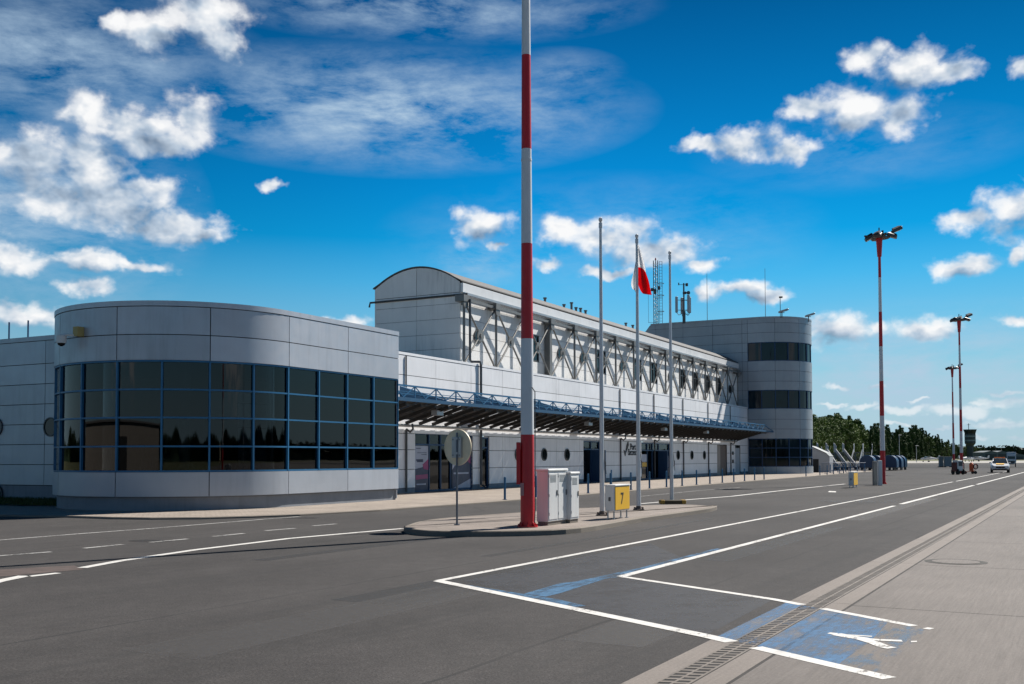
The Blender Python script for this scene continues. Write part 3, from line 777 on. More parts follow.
# end face towards the entrance and the flat roof
ep, EL = line_path(UE, VF - .02, UE, V1 - 1, (1, 0))
m = MB(); panels(m, ep, [0, 1.4, 2.8, EL], [.1, 1.25, 2.4, 3.55, 4.7, 5.5, 6.4], d=-.04); m.wbox(UE - .3, UE - .045, V1 - 1, VF - .16, 0, 6.5)
m.build('side_cladding', panel_grey, wing)
m = MB(); m.prism([W(UE - .1, VF - .3, 6.30)] + [W(UC - (RAD - .3) * math.sin(k * PI / 24), VF - RAD + (RAD - .3) * math.cos(k * PI / 24), 6.30) for k in range(25)] + [W(UE - .1, VF - 2 * RAD + .3, 6.30)], (0, 0, .05))
m.build('roof', roofm, wing)
# glazing: blue mullion grid and panes
zrow = [1.27, 2.04, 2.93, 3.80, 4.68]
cols = [0]
for a, b in zip(ws, ws[1:-1]): cols += [(a + b) / 2, b]
fr = MB()
for s in cols: sweep_slab(fr, wp, max(0, s - .027), s + .027, 1.27, 4.68, -.10, .02, 0)
for z in zrow: sweep_slab(fr, wp, 0, cols[-1], z - .025, z + .025, -.09, .012, .3)
win = fr.build('window', blue_frame, T_)
pn = MB()
for a, b in zip(cols, cols[1:]):
    for c, d in zip(zrow, zrow[1:]): sweep_slab(pn, wp, a + .03, b - .03, c + .03, d - .03, -.075, -.06, .18)
pn.build('pane', room_glass, win)
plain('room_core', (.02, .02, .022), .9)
wallin = plain('room_wall', (.24, .245, .25), .8); floorin = plain('room_floor', (.16, .15, .14), .5); colin = plain('room_column', (.55, .56, .56), .6)
def room_poly(r_in, z): return [W(UE - .35, VF - r_in, z)] + [W(UC - (RAD - r_in) * math.sin(k * PI / 24), VF - RAD + (RAD - r_in) * math.cos(k * PI / 24), z) for k in range(25)] + [W(UE - .35, VF - 2 * RAD + r_in, z)]
m = MB(); m.prism(room_poly(.14, .25), (0, 0, .05)); m.prism(room_poly(.14, 4.72), (0, 0, .05)); m.build('room_floor', floorin, win)
m = MB(); m.wbox(UC - 1.0, UE - .36, VF - 2 * RAD + .9, VF - 2 * RAD + 1.0, .3, 4.72); m.wbox(UE - .46, UE - .36, VF - 2 * RAD + 1.0, VF - .3, .3, 4.72); m.build('room_wall', wallin, win)
m = MB(); m.wbox(UC + 1.0, UC + 2.0, VF - 2 * RAD + 1.0, VF - 2 * RAD + 1.04, .3, 2.6); m.build('room_door', shadow_gap, win)
for u, v in ((UC - 2.4, VF - 2.2), (UC + .6, VF - 1.2), (UC + 4.0, VF - 1.2), (UC - 2.0, VF - 6.2)):
    m = MB(); m.tube([W(u, v, .3), W(u, v, 4.72)], .17, 16); m.build('room_column', colin, win)
for k in range(5):
    u, v = UC - 2.2 + k * 1.9, VF - 1.0 - .5 * (k % 2) - (1.6 if k == 0 else 0)
    m = MB(); m.wbox(u, u + 1.2, v - .6, v, 1.0, 1.05)
    for q in ((0, 0), (1.15, 0), (0, -.55), (1.15, -.55)): m.wbox(u + q[0], u + q[0] + .05, v + q[1], v + q[1] + .05 - .1 * 0, .3, 1.0)
    m.wbox(u + .3, u + .9, v - .35, v - .32, 1.05, 1.5); m.build('desk', colin, win)
m = MB()
pr_ = W(UC - 3.0, VF - 3.4)
for i in range(4):
    m.beam(pr_ + Vector((0, 0, .6 + i * .35)), pr_ + A * .15 + N * .8 + Vector((0, 0, .6 + i * .35)), .05, .05)
for q in (0, .4, .8): m.beam(pr_ + N * q + Vector((0, 0, .3)), pr_ + N * q + Vector((0, 0, 1.95)), .05, .05)
m.build('white_rack', plain('rack_white', (.7, .7, .7), .5), win)

# --- wall running left from the wing --------------------------------
lp, LL = line_path(UW, VF - 2 * RAD + .05, UW, -75, (-1, 0))
m = MB(); lw_s = [0, 1.0] + [1.0 + 3.2 * k for k in range(1, 14)]
panels(m, lp, lw_s, [.62, 1.44, 2.24, 3.04, 3.84, 4.64, 5.44, 6.36], step=0)
lwall = m.build('side_wall', panel_grey, T_)
m = MB(); sweep_slab(m, lp, 0, 42, 0, 6.4, -.3, -.012, 0); m.build('inner_wall', shadow_gap, lwall)
m = MB(); sweep_slab(m, lp, 0, 42, 0, .6, -.01, .0, 0); m.build('plinth', plinthm, lwall)
m = MB(); sweep_slab(m, lp, 0, 42, 6.37, 6.55, -.3, .06, 0); m.build('coping', panel_grey, lwall)
def porthole(c, nr, r, parent):
    m = MB(); m.ring(c, nr, r * .86, r, .05); f_ = m.build('window', darksteel, parent)
    m = MB(); m.disc(Vector(c) + Vector(nr) * .008, nr, r * .88, .014); m.build('pane', dark_glass, f_); return f_
nA = -A
for x, y in ((51.5, 427), (-2.5, 427), (-2.5, 494)):
    d = sight(x, y); t_ = UW / d.dot(A); P = d * t_ + Vector((0, 0, EYE)); P -= A * .04
    porthole(P, nA, .38, lwall)
for x in (9, 28, -12):
    P = at(x, 337, 1) ; d = sight(x, 338); t_ = (UW + .6) / d.dot(A); P = d * t_; P = Vector((P.x, P.y, 6.3))
    m = MB(); m.tube([P, P + Vector((0, 0, 1.05))], .035, 8); m.build('roof_post', blue_dark, lwall)

# --- lower hall front -------------------------------------------------
def U1(x, y=456): return wv(x, y, V1)[0]
seams = [66.29 + 3.41 * k for k in range(-11, 11)]
seams = [s for s in seams if s < UT - .4]
regs = [(40.6, 46.0, .0, 2.86), (46.81, 47.75, 0, 2.75), (60.1, 62.9, 0, 2.75), (70.5, 76.8, 0, 2.75), (89.4, 92.54, 0, 2.75), (95.3, 97.1, 0, 2.6)]
us = sorted(set([30.0] + seams + [UT - .03] + [q for r_ in regs for q in r_[:2]]))
us = [us[0]] + [b for a, b in zip(us, us[1:]) if b - a > .02]
fp, FL = line_path(30.0, V1, UT, V1, (0, 1))
def inreg(a, b, c, d):
    mid = 30 + (a + b) / 2
    return any(r_[0] - .01 < mid < r_[1] + .01 and (c + d) / 2 < r_[3] for r_ in regs)
zlow = [.28, 1.14, 2.05, 2.80]; zup = [2.80, 3.70, 4.60, 5.50, 6.42]
m = MB(); panels(m, fp, [u - 30 for u in us], zlow, skip=inreg, step=0); 
us2 = [30.0] + seams + [UT - .03]
panels(m, fp, [u - 30 for u in us2], zup, step=0)
hall = m.build('front_wall', panel_white, T_)
m = MB()
uu = [30.0] + sorted(q for r_ in regs for q in r_[:2]) + [UT]
for a, b in zip(uu[::2], uu[1::2]): m.wbox(a, b, V1 - .3, V1 - .012, 0, 2.9)
m.wbox(30, UT, V1 - .3, V1 - .012, 2.9, 6.45); m.build('inner_wall', shadow_gap, hall)
for a, b in zip(uu[::2], uu[1::2]):
    m = MB(); m.wbox(a, b, V1 - .01, V1 + .01, .0, .27); m.build('plinth', plinthm, hall)
m = MB(); m.wbox(30, UT, V1 - .35, V1 + .050, 6.43, 6.55); m.build('coping', panel_white, hall)
m = MB(); m.wbox(UW + .3, UT, -62, V1 - .35, 6.2, 6.28); m.build('roof', roofm, T_)
for x, y in ((517.2, 452.8), (543.4, 453.4), (566.3, 453.6), (677.5, 456.1), (691.3, 456.3), (703.8, 456.6)):
    u, z = wv(x, y, V1); porthole(W(u, V1 + .037, 1.85), N, .37, hall)
# entrances
def entrance(u0, u1, ztop, divs, transom, recess=.10):
    m = MB(); v = V1 - recess
    for u in [u0 + .04] + divs + [u1 - .04]: m.wbox(u - .04, u + .04, v - .04, v + .06, .06, ztop)
    for z in (.10, transom, ztop - .04): m.wbox(u0, u1, v - .035, v + .05, z - .04, z + .04)
    f_ = m.build('entrance', blue_dark, T_)
    p = MB(); e = [u0 + .04] + divs + [u1 - .04]
    for a, b in zip(e, e[1:]):
        for c, d in ((.14, transom - .04), (transom + .04, ztop - .08)): p.wbox(a + .045, b - .045, v - .02, v - .008, c, d)
    p.build('pane', room_glass, f_)
    w = MB(); w.wbox(u0 - 1.5, u1 + 1.5, V1 - 4.6, V1 - 4.5, 0, 3.4); w.wbox(u0 - 1.5, u1 + 1.5, V1 - 4.5, V1 - .3, .0, .05); w.wbox(u0 + .5, u0 + 1.3, V1 - 2.8, V1 - 2.2, .05, 1.1); w.build('lobby', wallin, f_)
    w = MB(); w.wbox(u0 - .02, u0, V1 - .3, V1 - .01, 0, ztop); w.wbox(u1, u1 + .02, V1 - .3, V1 - .01, 0, ztop); w.wbox(u0, u1, V1 - .3, V1 - .01, ztop, ztop + .03); w.build('jamb', panel_white, f_)
    return f_
e1_ = entrance(40.6, 46.0, 2.86, [41.95, 43.0, 43.95], 2.3)
e2_ = entrance(46.81, 47.75, 2.75, [], 2.2)
e3_ = entrance(60.1, 62.9, 2.75, [61.5], 2.2)
e4_ = entrance(70.5, 76.8, 2.75, [71.9, 73.0, 74.4], 2.2)
# posters behind the glass line, printed bands
navy = plain('poster_navy', (.02, .025, .075), .4); pink = plain('poster_magenta', (.30, .02, .13), .4); pale = plain('poster_pale', (.42, .43, .52), .4); ink = plain('poster_ink', (.03, .03, .08), .4)
def text(name, body, size, mat, parent, origin, xdir, up, depth=.004, bold=0.0):
    cu = bpy.data.curves.new(name, 'FONT'); cu.body = body; cu.size = size; cu.extrude = depth / 2; cu.align_x = 'LEFT'; cu.offset = bold
    ob = bpy.data.objects.new(name, cu); me = bpy.data.meshes.new_from_object(ob); bpy.data.objects.remove(ob)
    xd = Vector(xdir).normalized(); ud = Vector(up).normalized(); nd = xd.cross(ud)
    Rm = Matrix((xd, ud, nd)).transposed().to_4x4(); me.transform(Rm)
    me.materials.clear(); me.materials.append(mat)
    o = bpy.data.objects.new(name, me); COL.objects.link(o); place(o, origin, parent); return o
v = V1 - .055
def poster(u0, u1, z0, z1, par, flip):
    b_ = MB(); b_.wbox(u0, u1, v - .012, v, z0, z1); po = b_.build('poster', [navy], par, smooth=False)
    a_ = MB(); h = z1 - z0
    if flip:
        a_.prism([W(u0, v + .003, z1), W(u1, v + .003, z1), W(u1, v + .003, z1 - h * .28), W((u0 + u1) / 2, v + .003, z1 - h * .2), W(u0, v + .003, z1 - h * .55)], N * .002)
        a_.prism([W(u0 + .1, v + .003, z0 + .02), W(u1, v + .003, z0 + .02), W(u1, v + .003, z0 + h * .22)], N * .002)
    else:
        a_.prism([W(u0, v + .003, z1), W(u1, v + .003, z1), W(u1, v + .003, z1 - h * .32), W(u1 - .35, v + .003, z1 - h * .40), W(u1 - .5, v + .003, z1 - h * .48), W(u0, v + .003, z1 - h * .52)], N * .002)
    a_.build('pale_print', pale, po, smooth=False)
    c_ = MB()
    if flip: c_.prism([W(u1 - .42, v + .006, z1 - h * .12), W(u1, v + .006, z1 - h * .10), W(u1, v + .006, z1 - h * .42), W(u1 - .3, v + .006, z1 - h * .36)], N * .002)
    else:
        c_.prism([W(u1 - .5, v + .006, z1 - h * .42), W(u1, v + .006, z1 - h * .30), W(u1, v + .006, z1 - h * .55), W(u1 - .4, v + .006, z1 - h * .52)], N * .002)
        c_.prism([W(u0 + .05, v + .006, z0 + h * .24), W(u1 - .05, v + .006, z0 + h * .26), W(u1 - .05, v + .006, z0 + h * .36), W(u0 + .05, v + .006, z0 + h * .34)], N * .002)
    c_.build('magenta_print', pink, po, smooth=False)
    d_ = MB()
    rows = ((.05, .4, 0), (.15, .8, .1), (.19, .5, .4), (.30, .6, 0), (.33, .55, .05)) if not flip else ((.08, .5, .3), (.12, .5, .4))
    for r_, w_, o_ in rows: d_.wbox(u0 + .08 + o_ * (u1 - u0), min(u1 - .05, u0 + .08 + (o_ + w_) * (u1 - u0) * .9), v + .003, v + .006, z1 - h * r_ - .03 - (.05 if r_ >= .3 else 0), z1 - h * r_)
    d_.build('small_print', ink, po, smooth=False)
    g_ = MB(); g_.wbox(u0 + .12, u1 - .2, v + .003, v + .006, z0 + h * (.12 if not flip else .34), z0 + h * (.15 if not flip else .38)); g_.build('pale_print', pale, po, smooth=False)
poster(40.72, 41.86, .14, 2.24, e1_, False); poster(44.1, 45.9, .14, 2.24, e1_, True)
for a, b, z0, z1, mt in ((70.62, 71.8, 1.35, 1.9, pale), (70.62, 71.8, 1.0, 1.3, yellowm), (74.5, 75.4, 1.0, 1.9, pale), (75.5, 76.6, .9, 1.8, pale), (74.5, 76.7, .2, .85, plain('notice_brown', (.2, .16, .13), .6))):
    b_ = MB(); b_.wbox(a, b, v - .012, v, z0, z1); b_.build('notice', mt, e4_, smooth=False)
# folding metal sliding-door leaf standing open
b_ = MB(); b_.wbox(61.55, 61.7, V1 - .05, V1 + .9, .1, 2.15); b_.build('door', blue_dark, e3_)
b_ = MB(); b_.wbox(74.25, 74.35, V1 - .05, V1 + .7, .1, 2.15); b_.build('door', blue_dark, e4_)
# brown gate recess and pale service door
b_ = MB(); b_.wbox(89.4, 92.54, V1 - .10, V1 - .07, .06, 2.75); gd = b_.build('gate', plain('brown_shutter', (.14, .105, .085), .6), T_)
b_ = MB(); b_.wbox(89.4, 90.6, V1 - .069, V1 - .03, .06, 2.75); b_.build('fixed_leaf', plain('beige_shutter', (.30, .27, .24), .6), gd)
b_ = MB(); b_.wbox(95.36, 97.04, V1 - .08, V1 - .03, .06, 2.55); sd = b_.build('door', plain('pale_door', (.42, .46, .50), .45), T_)
b_ = MB(); b_.bbox(-.02, .02, -.05, .05, -.02, .02); hd = b_.build('handle', darksteel, None); place(hd, W(95.5, V1 + .02, 1.1), sd)
for z in (1.15, 1.9): 
    b_ = MB(); b_.wbox(94.2, 94.5, V1 + .037, V1 + .12, z, z + .3); b_.build('switch_box', darksteel, hall)
# wall emblem: feather stroke with two lines of letters
u0, z0 = wv(623.5, 452.5, V1); q = V1 + .038
fe = MB()
def wpt(x, y): u, z = wv(x, y, V1); return W(u, q, z)
fe.prism([wpt(627.6, 441.2), wpt(628.0, 445), wpt(626.8, 449), wpt(625.4, 452.5), wpt(624.8, 452.2), wpt(625.3, 449), wpt(626.0, 445), wpt(626.8, 442.2)], N * .03)
fe.prism([wpt(623.0, 449.8), wpt(624.3, 451.2), wpt(625.2, 451.4), wpt(625.0, 454.4), wpt(624.5, 456.2), wpt(623.9, 454), wpt(623.6, 451.6)], N * .03)
emb = fe.build('emblem', blackp, T_, smooth=False)
ua, za = wv(629.4, 449.6, V1); text('lettering', 'Port', .62, blackp, emb, W(ua, q + .01, za - .0), A, (0, 0, 1), .03, .012)
ua, za = wv(627.4, 455.0, V1); text('lettering', 'Szczecin', .62, blackp, emb, W(ua, q + .01, za), A, (0, 0, 1), .03, .012)
# downpipes and brackets on the front
for s in [39.76, 66.29, 73.1, 79.9, 86.7, 93.6]:
    m = MB(); m.tube([W(s, V1 + .10, .1), W(s, V1 + .10, 3.0)], .05, 8)
    m.tube([W(s, V1 + .10, 3.0), W(s, V1 + .3, 2.86), W(s, V1 + .46, 3.0), W(s, V1 + .42, 3.24)], .05, 8)
    m.tube([W(s, V1 + .08, 4.6), W(s, V1 + .08, 6.4)], .035, 8)
    m.build('downpipe', darksteel, hall)
m = MB(); pv = V1 + .13
m.tube([W(UH - .02, V2 + .62, 9.95), W(UH - .02, V2 + .62, 6.78), W(UH + .05, V2 + .66, 6.68), W(46.6, pv, 6.66), W(46.7, pv, 6.5), W(46.7, pv, .3), W(46.7, pv + .3, .12)], .065, 8)
m.build('downpipe', plain('dark_pipe', (.07, .075, .085), .5, .2), hall)
# --- canopy -----------------------------------------------------------
VB, VC, ZB, ZC = V1 + .21, -24.02, 3.42, 4.10
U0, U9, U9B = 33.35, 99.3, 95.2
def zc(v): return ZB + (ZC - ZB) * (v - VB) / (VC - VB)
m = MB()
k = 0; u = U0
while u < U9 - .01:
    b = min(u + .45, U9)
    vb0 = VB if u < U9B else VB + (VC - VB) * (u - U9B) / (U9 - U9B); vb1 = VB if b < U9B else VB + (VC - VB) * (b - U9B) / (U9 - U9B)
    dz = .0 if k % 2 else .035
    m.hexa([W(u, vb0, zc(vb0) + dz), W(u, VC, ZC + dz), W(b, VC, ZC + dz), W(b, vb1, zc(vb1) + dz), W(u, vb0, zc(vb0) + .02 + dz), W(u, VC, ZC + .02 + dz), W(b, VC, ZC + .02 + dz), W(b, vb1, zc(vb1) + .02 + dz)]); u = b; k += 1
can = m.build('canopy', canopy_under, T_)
m = MB(); m.beam(W(U0, VC + .06, 4.12), W(U9 + .3, VC + .06, 4.12), .12, .15); m.build('front_beam', plain('canopy_edge_blue', (.012, .07, .15), .5), can)
for q in range(3):
    v_ = VB + .3 + q * .82; ue = U9B + (U9 - U9B) * (v_ - VB) / (VC - VB) - .2
    m = MB(); m.beam(W(U0, v_, zc(v_) - .05), W(ue, v_, zc(v_) - .05), .07, .10); m.build('purlin', darksteel, can)
s = U0 + .5; rp = MB()
k = 0
while s < U9B + .5:
    m = MB(); m.beam(W(s, VB - .0, ZB - .16), W(s, VC, ZC - .16), .07, .15); m.build('rafter', plain('brown_steel', (.035, .031, .028), .6, .2), can); s += 1.137; k += 1
m = MB(); m.tube([W(U0, VB + .02, ZB - .26), W(U9B, VB + .02, ZB - .26)], .07, 8); m.build('gutter', galv, can)
# lattice rail on top of the front edge
m = MB(); zt = 4.70; v_ = VC + .02
m.beam(W(U0, v_, zt), W(U9 - 3.0, v_, zt), .06, .07); m.beam(W(U9 - 3.0, v_, zt), W(U9 + .3, v_, 4.2), .06, .07)
s = U0; k = 0
while s < U9 - 4.5:
    m.beam(W(s, v_, 4.2), W(s, v_, zt), .05, .05); e = s + 1.705
    m.beam(W(s, v_, zt), W(s + .85, v_, 4.22), .035, .035); m.beam(W(s + .85, v_, 4.22), W(e, v_, zt - .02), .035, .035)
    m.beam(W(s, v_, 4.45), W(e, v_, 4.45), .025, .025)
    # lacing across to the second chord
    m.beam(W(s, v_, 4.22), W(s + .85, VC - .55, 4.42), .03, .03); m.beam(W(s + .85, VC - .55, 4.42), W(e, v_, 4.22), .03, .03)
    s = e; k += 1
m.beam(W(U0, VC - .55, 4.42), W(U9 - 3.5, VC - .55, 4.42), .05, .05)
m.build('lattice_rail', blue_steel, can)
for s in [39.2 + 6.82 * k for k in range(9)]:
    m = MB(); t_ = .10
    m.hexa([W(s - t_, VB - .05, 3.75), W(s - t_, VC, 4.12), W(s + t_, VC, 4.12), W(s + t_, VB - .05, 3.75), W(s - t_, VB - .05, 4.95), W(s - t_, VC, 4.26), W(s + t_, VC, 4.26), W(s + t_, VB - .05, 4.95)])
    m.build('tapered_arm', blue_steel, can)
for s in (39.5, 56.5, 70.0, 80.0):
    m = MB(); m.wbox(s - .28, s + .28, VC - .7, VC - .4, ZC - .52, ZC - .30); m.wbox(s - .03, s + .03, VC - .6, VC - .54, ZC - .3, ZC - .1); m.build('lamp', galv, can)
# --- upper hall with exterior truss ------------------------------------
def hall_arc(k, n=20):   # cross-section of the barrel roof
    v = V2 + (VH - V2) * k / n; x = (k / n - .5) * 2; return v, HH + .93 * (1 - x * x)
m = MB()
zs_ = [6.4, 7.42, 8.22, 9.02, 9.80, 10.40]
bp, BL = line_path(UH, V2, UT, V2, (0, 1))
bays = [46.11 + 3.493 * k for k in range(16)]
big = {2, 5, 7, 8, 10, 11, 12, 13}
cuts = []
for b in big: cuts.append((bays[b] + .9, bays[b] + 2.6))
hs_ = sorted(set([UH] + [b for b in bays[1:-1]] + [UT - .02] + [c for q in cuts for c in q]))
hsk = lambda a, b, c, d: any(q[0] - .01 < UH + (a + b) / 2 < q[1] + .01 for q in cuts) and 7.4 < (c + d) / 2 < 9.1
panels(m, bp, [h - UH for h in hs_], zs_, skip=hsk, step=0, gap=.02)
up = m.build('upper_hall', panel_hall, T_)
m = MB(); m.wbox(UH + .05, UT, V2 - .3, V2 - .012, 6.4, 10.5); m.build('inner_wall', shadow_gap, up)
ep, EL = line_path(UH, VH, UH, V2 + .03, (-1, 0))
m = MB(); panels(m, ep, [0, 2.7, EL], [6.3, 7.42, 8.22, 9.02, 9.80, 10.36], step=0, gap=.02)
# arched gable panel in two leaves
for k0, k1 in ((0, 10), (10, 20)):
    pts = [W(UH - .035, hall_arc(k)[0], hall_arc(k)[1]) for k in range(k0, k1 + 1)]
    vv0, vv1 = hall_arc(k0)[0] - (.015 if k0 else 0), hall_arc(k1)[0] + (.015 if k1 < 20 else 0)
    pts[0] = W(UH - .035, vv0, hall_arc(k0)[1]); pts[-1] = W(UH - .035, vv1, hall_arc(k1)[1])
    m.prism([W(UH - .035, vv1, 10.38), W(UH - .035, vv0, 10.38)] + pts, A * .035)
m.build('gable', panel_hall, up)
m = MB(); m.wbox(UH + .005, UH + .3, VH + .05, V2 - .05, 6.3, 10.9); m.build('inner_wall', shadow_gap, up)
m = MB(); m.wbox(UH, UT, VH - .05, VH + .05, 6.3, 10.9); m.build('rear_wall', panel_hall, up)
m = MB()
prof = [hall_arc(k) for k in range(21)]
prof[0] = (V2 + .12, HH - .02); prof[-1] = (VH - .12, HH - .02)
for (va, za), (vb, zb) in zip(prof, prof[1:]):
    m.add([W(UH - .10, va, za + .03), W(UT - .02, va, za + .03), W(UT - .02, vb, zb + .03), W(UH - .10, vb, zb + .03), W(UH - .10, va, za + .09), W(UT - .02, va, za + .09), W(UT - .02, vb, zb + .09), W(UH - .10, vb, zb + .09)],
          [(0, 1, 2, 3), (7, 6, 5, 4), (0, 4, 5, 1), (3, 2, 6, 7), (0, 3, 7, 4), (1, 5, 6, 2)])
m.build('barrel_roof', roofm, up)
fsp, _ = line_path(UH - .03, V2, UT, V2, (0, 1))
m = MB(); f0 = [0] + [3.493 * 2 * k + 3.2 for k in range(8)] + [UT - UH]
panels(m, fsp, f0, [10.36, 10.86], step=0, thick=.16, d=.04, gap=.012); m.build('fascia', cladding('fascia_white', (.74, .74, .74), .45, .05, .25), up)
m = MB(); m.beam(W(UH - .1, V2 + .30, 10.28), W(UT - .1, V2 + .30, 10.28), .10, .12); m.build('gutter', galv, up)
m = MB(); m.tube([W(UH - .07, V2 + .5, 10.24), W(UH - .10, V2 + .1, 10.22), W(UH - .10, VH - .3, 10.20), W(UH - .1, VH - .35, 9.95)], .055, 8)
m.build('gable_pipe', darksteel, up)
m = MB(); m.beam(W(UH, V2 + .42, 9.92), W(UT - .1, V2 + .42, 9.92), .10, .14); m.build('top_chord', steel, up)
for i, b in enumerate(bays):
    m = MB(); b2 = min(b, UT - .25)
    wide = i in (3,)
    if wide: m.wbox(b2 - .16, b2 + .16, V2 + .06, V2 + .42, 6.5, 10.0)
    else: m.tube([W(b2, V2 + .42, 6.5), W(b2, V2 + .42, 9.9)], .068, 8)
    m.wbox(b2 - .27, b2 + .27, V2 + .04, V2 + .58, 9.80, 10.14); m.wbox(b2 - .10, b2 + .10, V2 + .28, V2 + .50, 9.62, 9.86); m.disc(W(b2, V2 + .50, 9.68), N, .24, .05, 16)
    m.wbox(b2 - .08, b2 + .08, V2 + .04, V2 + .48, 6.55, 6.67)
    m.build('truss_post', steel, up)
for i, (a, b) in enumerate(zip(bays, bays[1:])):
    b = min(b, UT - .3)
    m = MB(); v_ = V2 + .40; c = W((a + b) / 2, v_, 8.2)
    for p, q in (((a + .12, 9.78), (b - .08, 6.6)), ((b - .12, 9.78), (a + .08, 6.6))):
        m.tube([W(p[0], v_, p[1]), W(q[0], v_, q[1])], .052, 8)
    m.disc(c - N * .03, N, .33, .08, 20); m.disc(c + N * .05, N, .12, .05, 12)
    m.build('cross_brace', steel, up)
    if i in big:
        m = MB(); g_ = MB(); u0, u1 = bays[i] + .9, bays[i] + 2.6
        for u in (u0 + .04, (u0 + u1) / 2, u1 - .04): m.wbox(u - .04, u + .04, V2 - .06, V2 + .045, 7.43, 9.01)
        for z in (7.47, 8.5, 8.97): m.wbox(u0, u1, V2 - .055, V2 + .04, z - .035, z + .035)
        f_ = m.build('window', darksteel, up)
        for a_, b_ in ((u0 + .08, (u0 + u1) / 2 - .04), ((u0 + u1) / 2 + .04, u1 - .08)):
            for z1, z2 in ((7.5, 8.46), (8.54, 8.93)): g_.wbox(a_, b_, V2 - .03, V2 - .01, z1, z2)
        # sub-sub parts are not allowed: the panes sit in the same frame object
    elif i in (0, 3, 4, 6, 14, 9):
        m = MB(); cc = W((a + b) / 2 + .35, V2 + .037, 8.2); m.ring(cc, N, .32, .40, .05); m.build('window', darksteel, up)
        m = MB(); m.disc(cc + N * .004, N, .33, .012); m.build('pane', dark_glass, up)
        continue
    if i in big: g_.build('pane', dark_glass, up)
m = MB()
for x, h_ in ((545, .5), (564, .45), (571.5, .75), (576, .5), (580.5, .55), (585.5, .5), (625.7, .5), (632.6, .5)):
    P = G(x, 300, 11.86); d = sight(x, 300); vv = (V2 + VH) / 2 + .2; t_ = vv / d.dot(N); uu_ = (d * t_).dot(A)
    m = MB(); m.tube([W(uu_, vv, 11.8), W(uu_, vv, 11.80 + h_)], .085, 10); m.tube([W(uu_, vv, 11.80 + h_), W(uu_, vv, 11.88 + h_)], .13, 10); m.build('roof_vent', steel, up)
# --- corner tower ------------------------------------------------------
TR = RAD
tp, TL = arc_path([('line', (UT, VL), (UT, VCT), (-1, 0)), ('arc', (UT + TR, VCT), TR, PI, 0), ('line', (UT + 2 * TR, VCT), (UT + 2 * TR, VL), (1, 0))])
base = VCT - VL            # length of the flat side
def sv(v): return v - VL
stt = [0] + [sv(v) for v in (-35.9, -32.96, -29.9, -26.94, -26.4)]
a0 = stt[-1]; stp = 2.62
while a0 + stp < TL - base - .6: a0 += stp; stt.append(a0)
n_arc_end = stt[-1]
stt += [TL - base, TL]
bands = [(14.75, 15.2), (13.80, 14.75), (12.86, 13.80), (10.06, 11.04), (9.05, 10.06), (8.19, 9.05), (5.35, 6.39), (4.4, 5.35), (3.47, 4.4), (-.1, .76)]
m = MB()
for c, d in bands: panels(m, tp, stt, [c, d], step=.3)
side = [s for s in stt if s <= sv(-26.4) + .01]; rest = stt[-2:]
for c, d in ((11.04, 12.86), (6.39, 8.19), (.76, 3.47)):
    panels(m, tp, side, [c, (c + d) / 2, d] if d - c < 2 else [c, c + .9, c + 1.8, d], step=.3); panels(m, tp, rest, [c, d], step=.3)
tow = m.build('tower_cladding', panel_tower, T_)
m = MB(); sweep_slab(m, tp, 0, TL, -.1, .77, -.3, -.012, .3)
for c, d in ((3.46, 6.40), (8.18, 11.05), (12.85, 15.2)): sweep_slab(m, tp, 0, TL, c, d, -.3, -.012, .3)
sweep_slab(m, tp, 0, side[-1], .7, 13.0, -.29, -.014, .3)
m.build('inner_wall', shadow_gap, tow)
m = MB(); sweep_slab(m, tp, 0, TL, 15.19, 15.36, -.3, .06, .3); m.build('coping', panel_tower, tow)
m = MB(); m.prism([W(UT + .3, VL, 15.0)] + [W(UT + TR - (TR - .3) * math.cos(k * PI / 20), VCT + (TR - .3) * math.sin(k * PI / 20), 15.0) for k in range(21)] + [W(UT + 2 * TR - .3, VL, 15.0)], (0, 0, .06)); m.build('roof', roofm, tow)
m = MB(); m.prism([W(UT, VL, 0), W(UT, VL, 15.2), W(UT, VL - .1, 15.2), W(UT, VL - .9, 14.2), W(UT, VL - .9, 0)], A * 8.7); m.build('rear_wall', panel_tower, tow)
gs = [s for s in stt if s > sv(-26.5) and s <= n_arc_end + .01]
gcols = sorted(set(gs + [(a + b) / 2 for a, b in zip(gs, gs[1:])]))
for z0, z1, rows in ((11.04, 12.86, [11.06, 12.84]), (6.39, 8.19, [6.41, 8.17]), (.76, 3.47, [.78, 1.66, 2.56, 3.45])):
    fr = MB(); pn = MB()
    for s in gcols: sweep_slab(fr, tp, s - .04, s + .04, z0, z1, -.12, .015, 0)
    for z in rows: sweep_slab(fr, tp, gcols[0], gcols[-1], z - .035, z + .035, -.11, .008, .3)
    for a, b in zip(gcols, gcols[1:]):
        for c, d in zip(rows, rows[1:]): sweep_slab(pn, tp, a + .035, b - .035, c + .03, d - .03, -.09, -.07, .3)
    w_ = fr.build('window', blue_dark, tow); pn.build('pane', tower_glass, tow)
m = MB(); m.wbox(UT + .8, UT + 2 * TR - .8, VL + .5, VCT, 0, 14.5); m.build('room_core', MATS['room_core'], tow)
# ------------------------------------------------------------------ things
def proj(P):
    P = Vector(P) - Vector((0, 0, EYE)); z = P.dot(_f); return 512 + F * P.dot(CR) / z, CY - F * P.dot(CU) / z
def plane_u(x, y, u):
    d = sight(x, y); P = d * (u / d.dot(A)); return Vector((P.x, P.y, P.z + EYE))
ANGLE_A = math.atan2(A.y, A.x)
Z0 = (0, 0, 0)

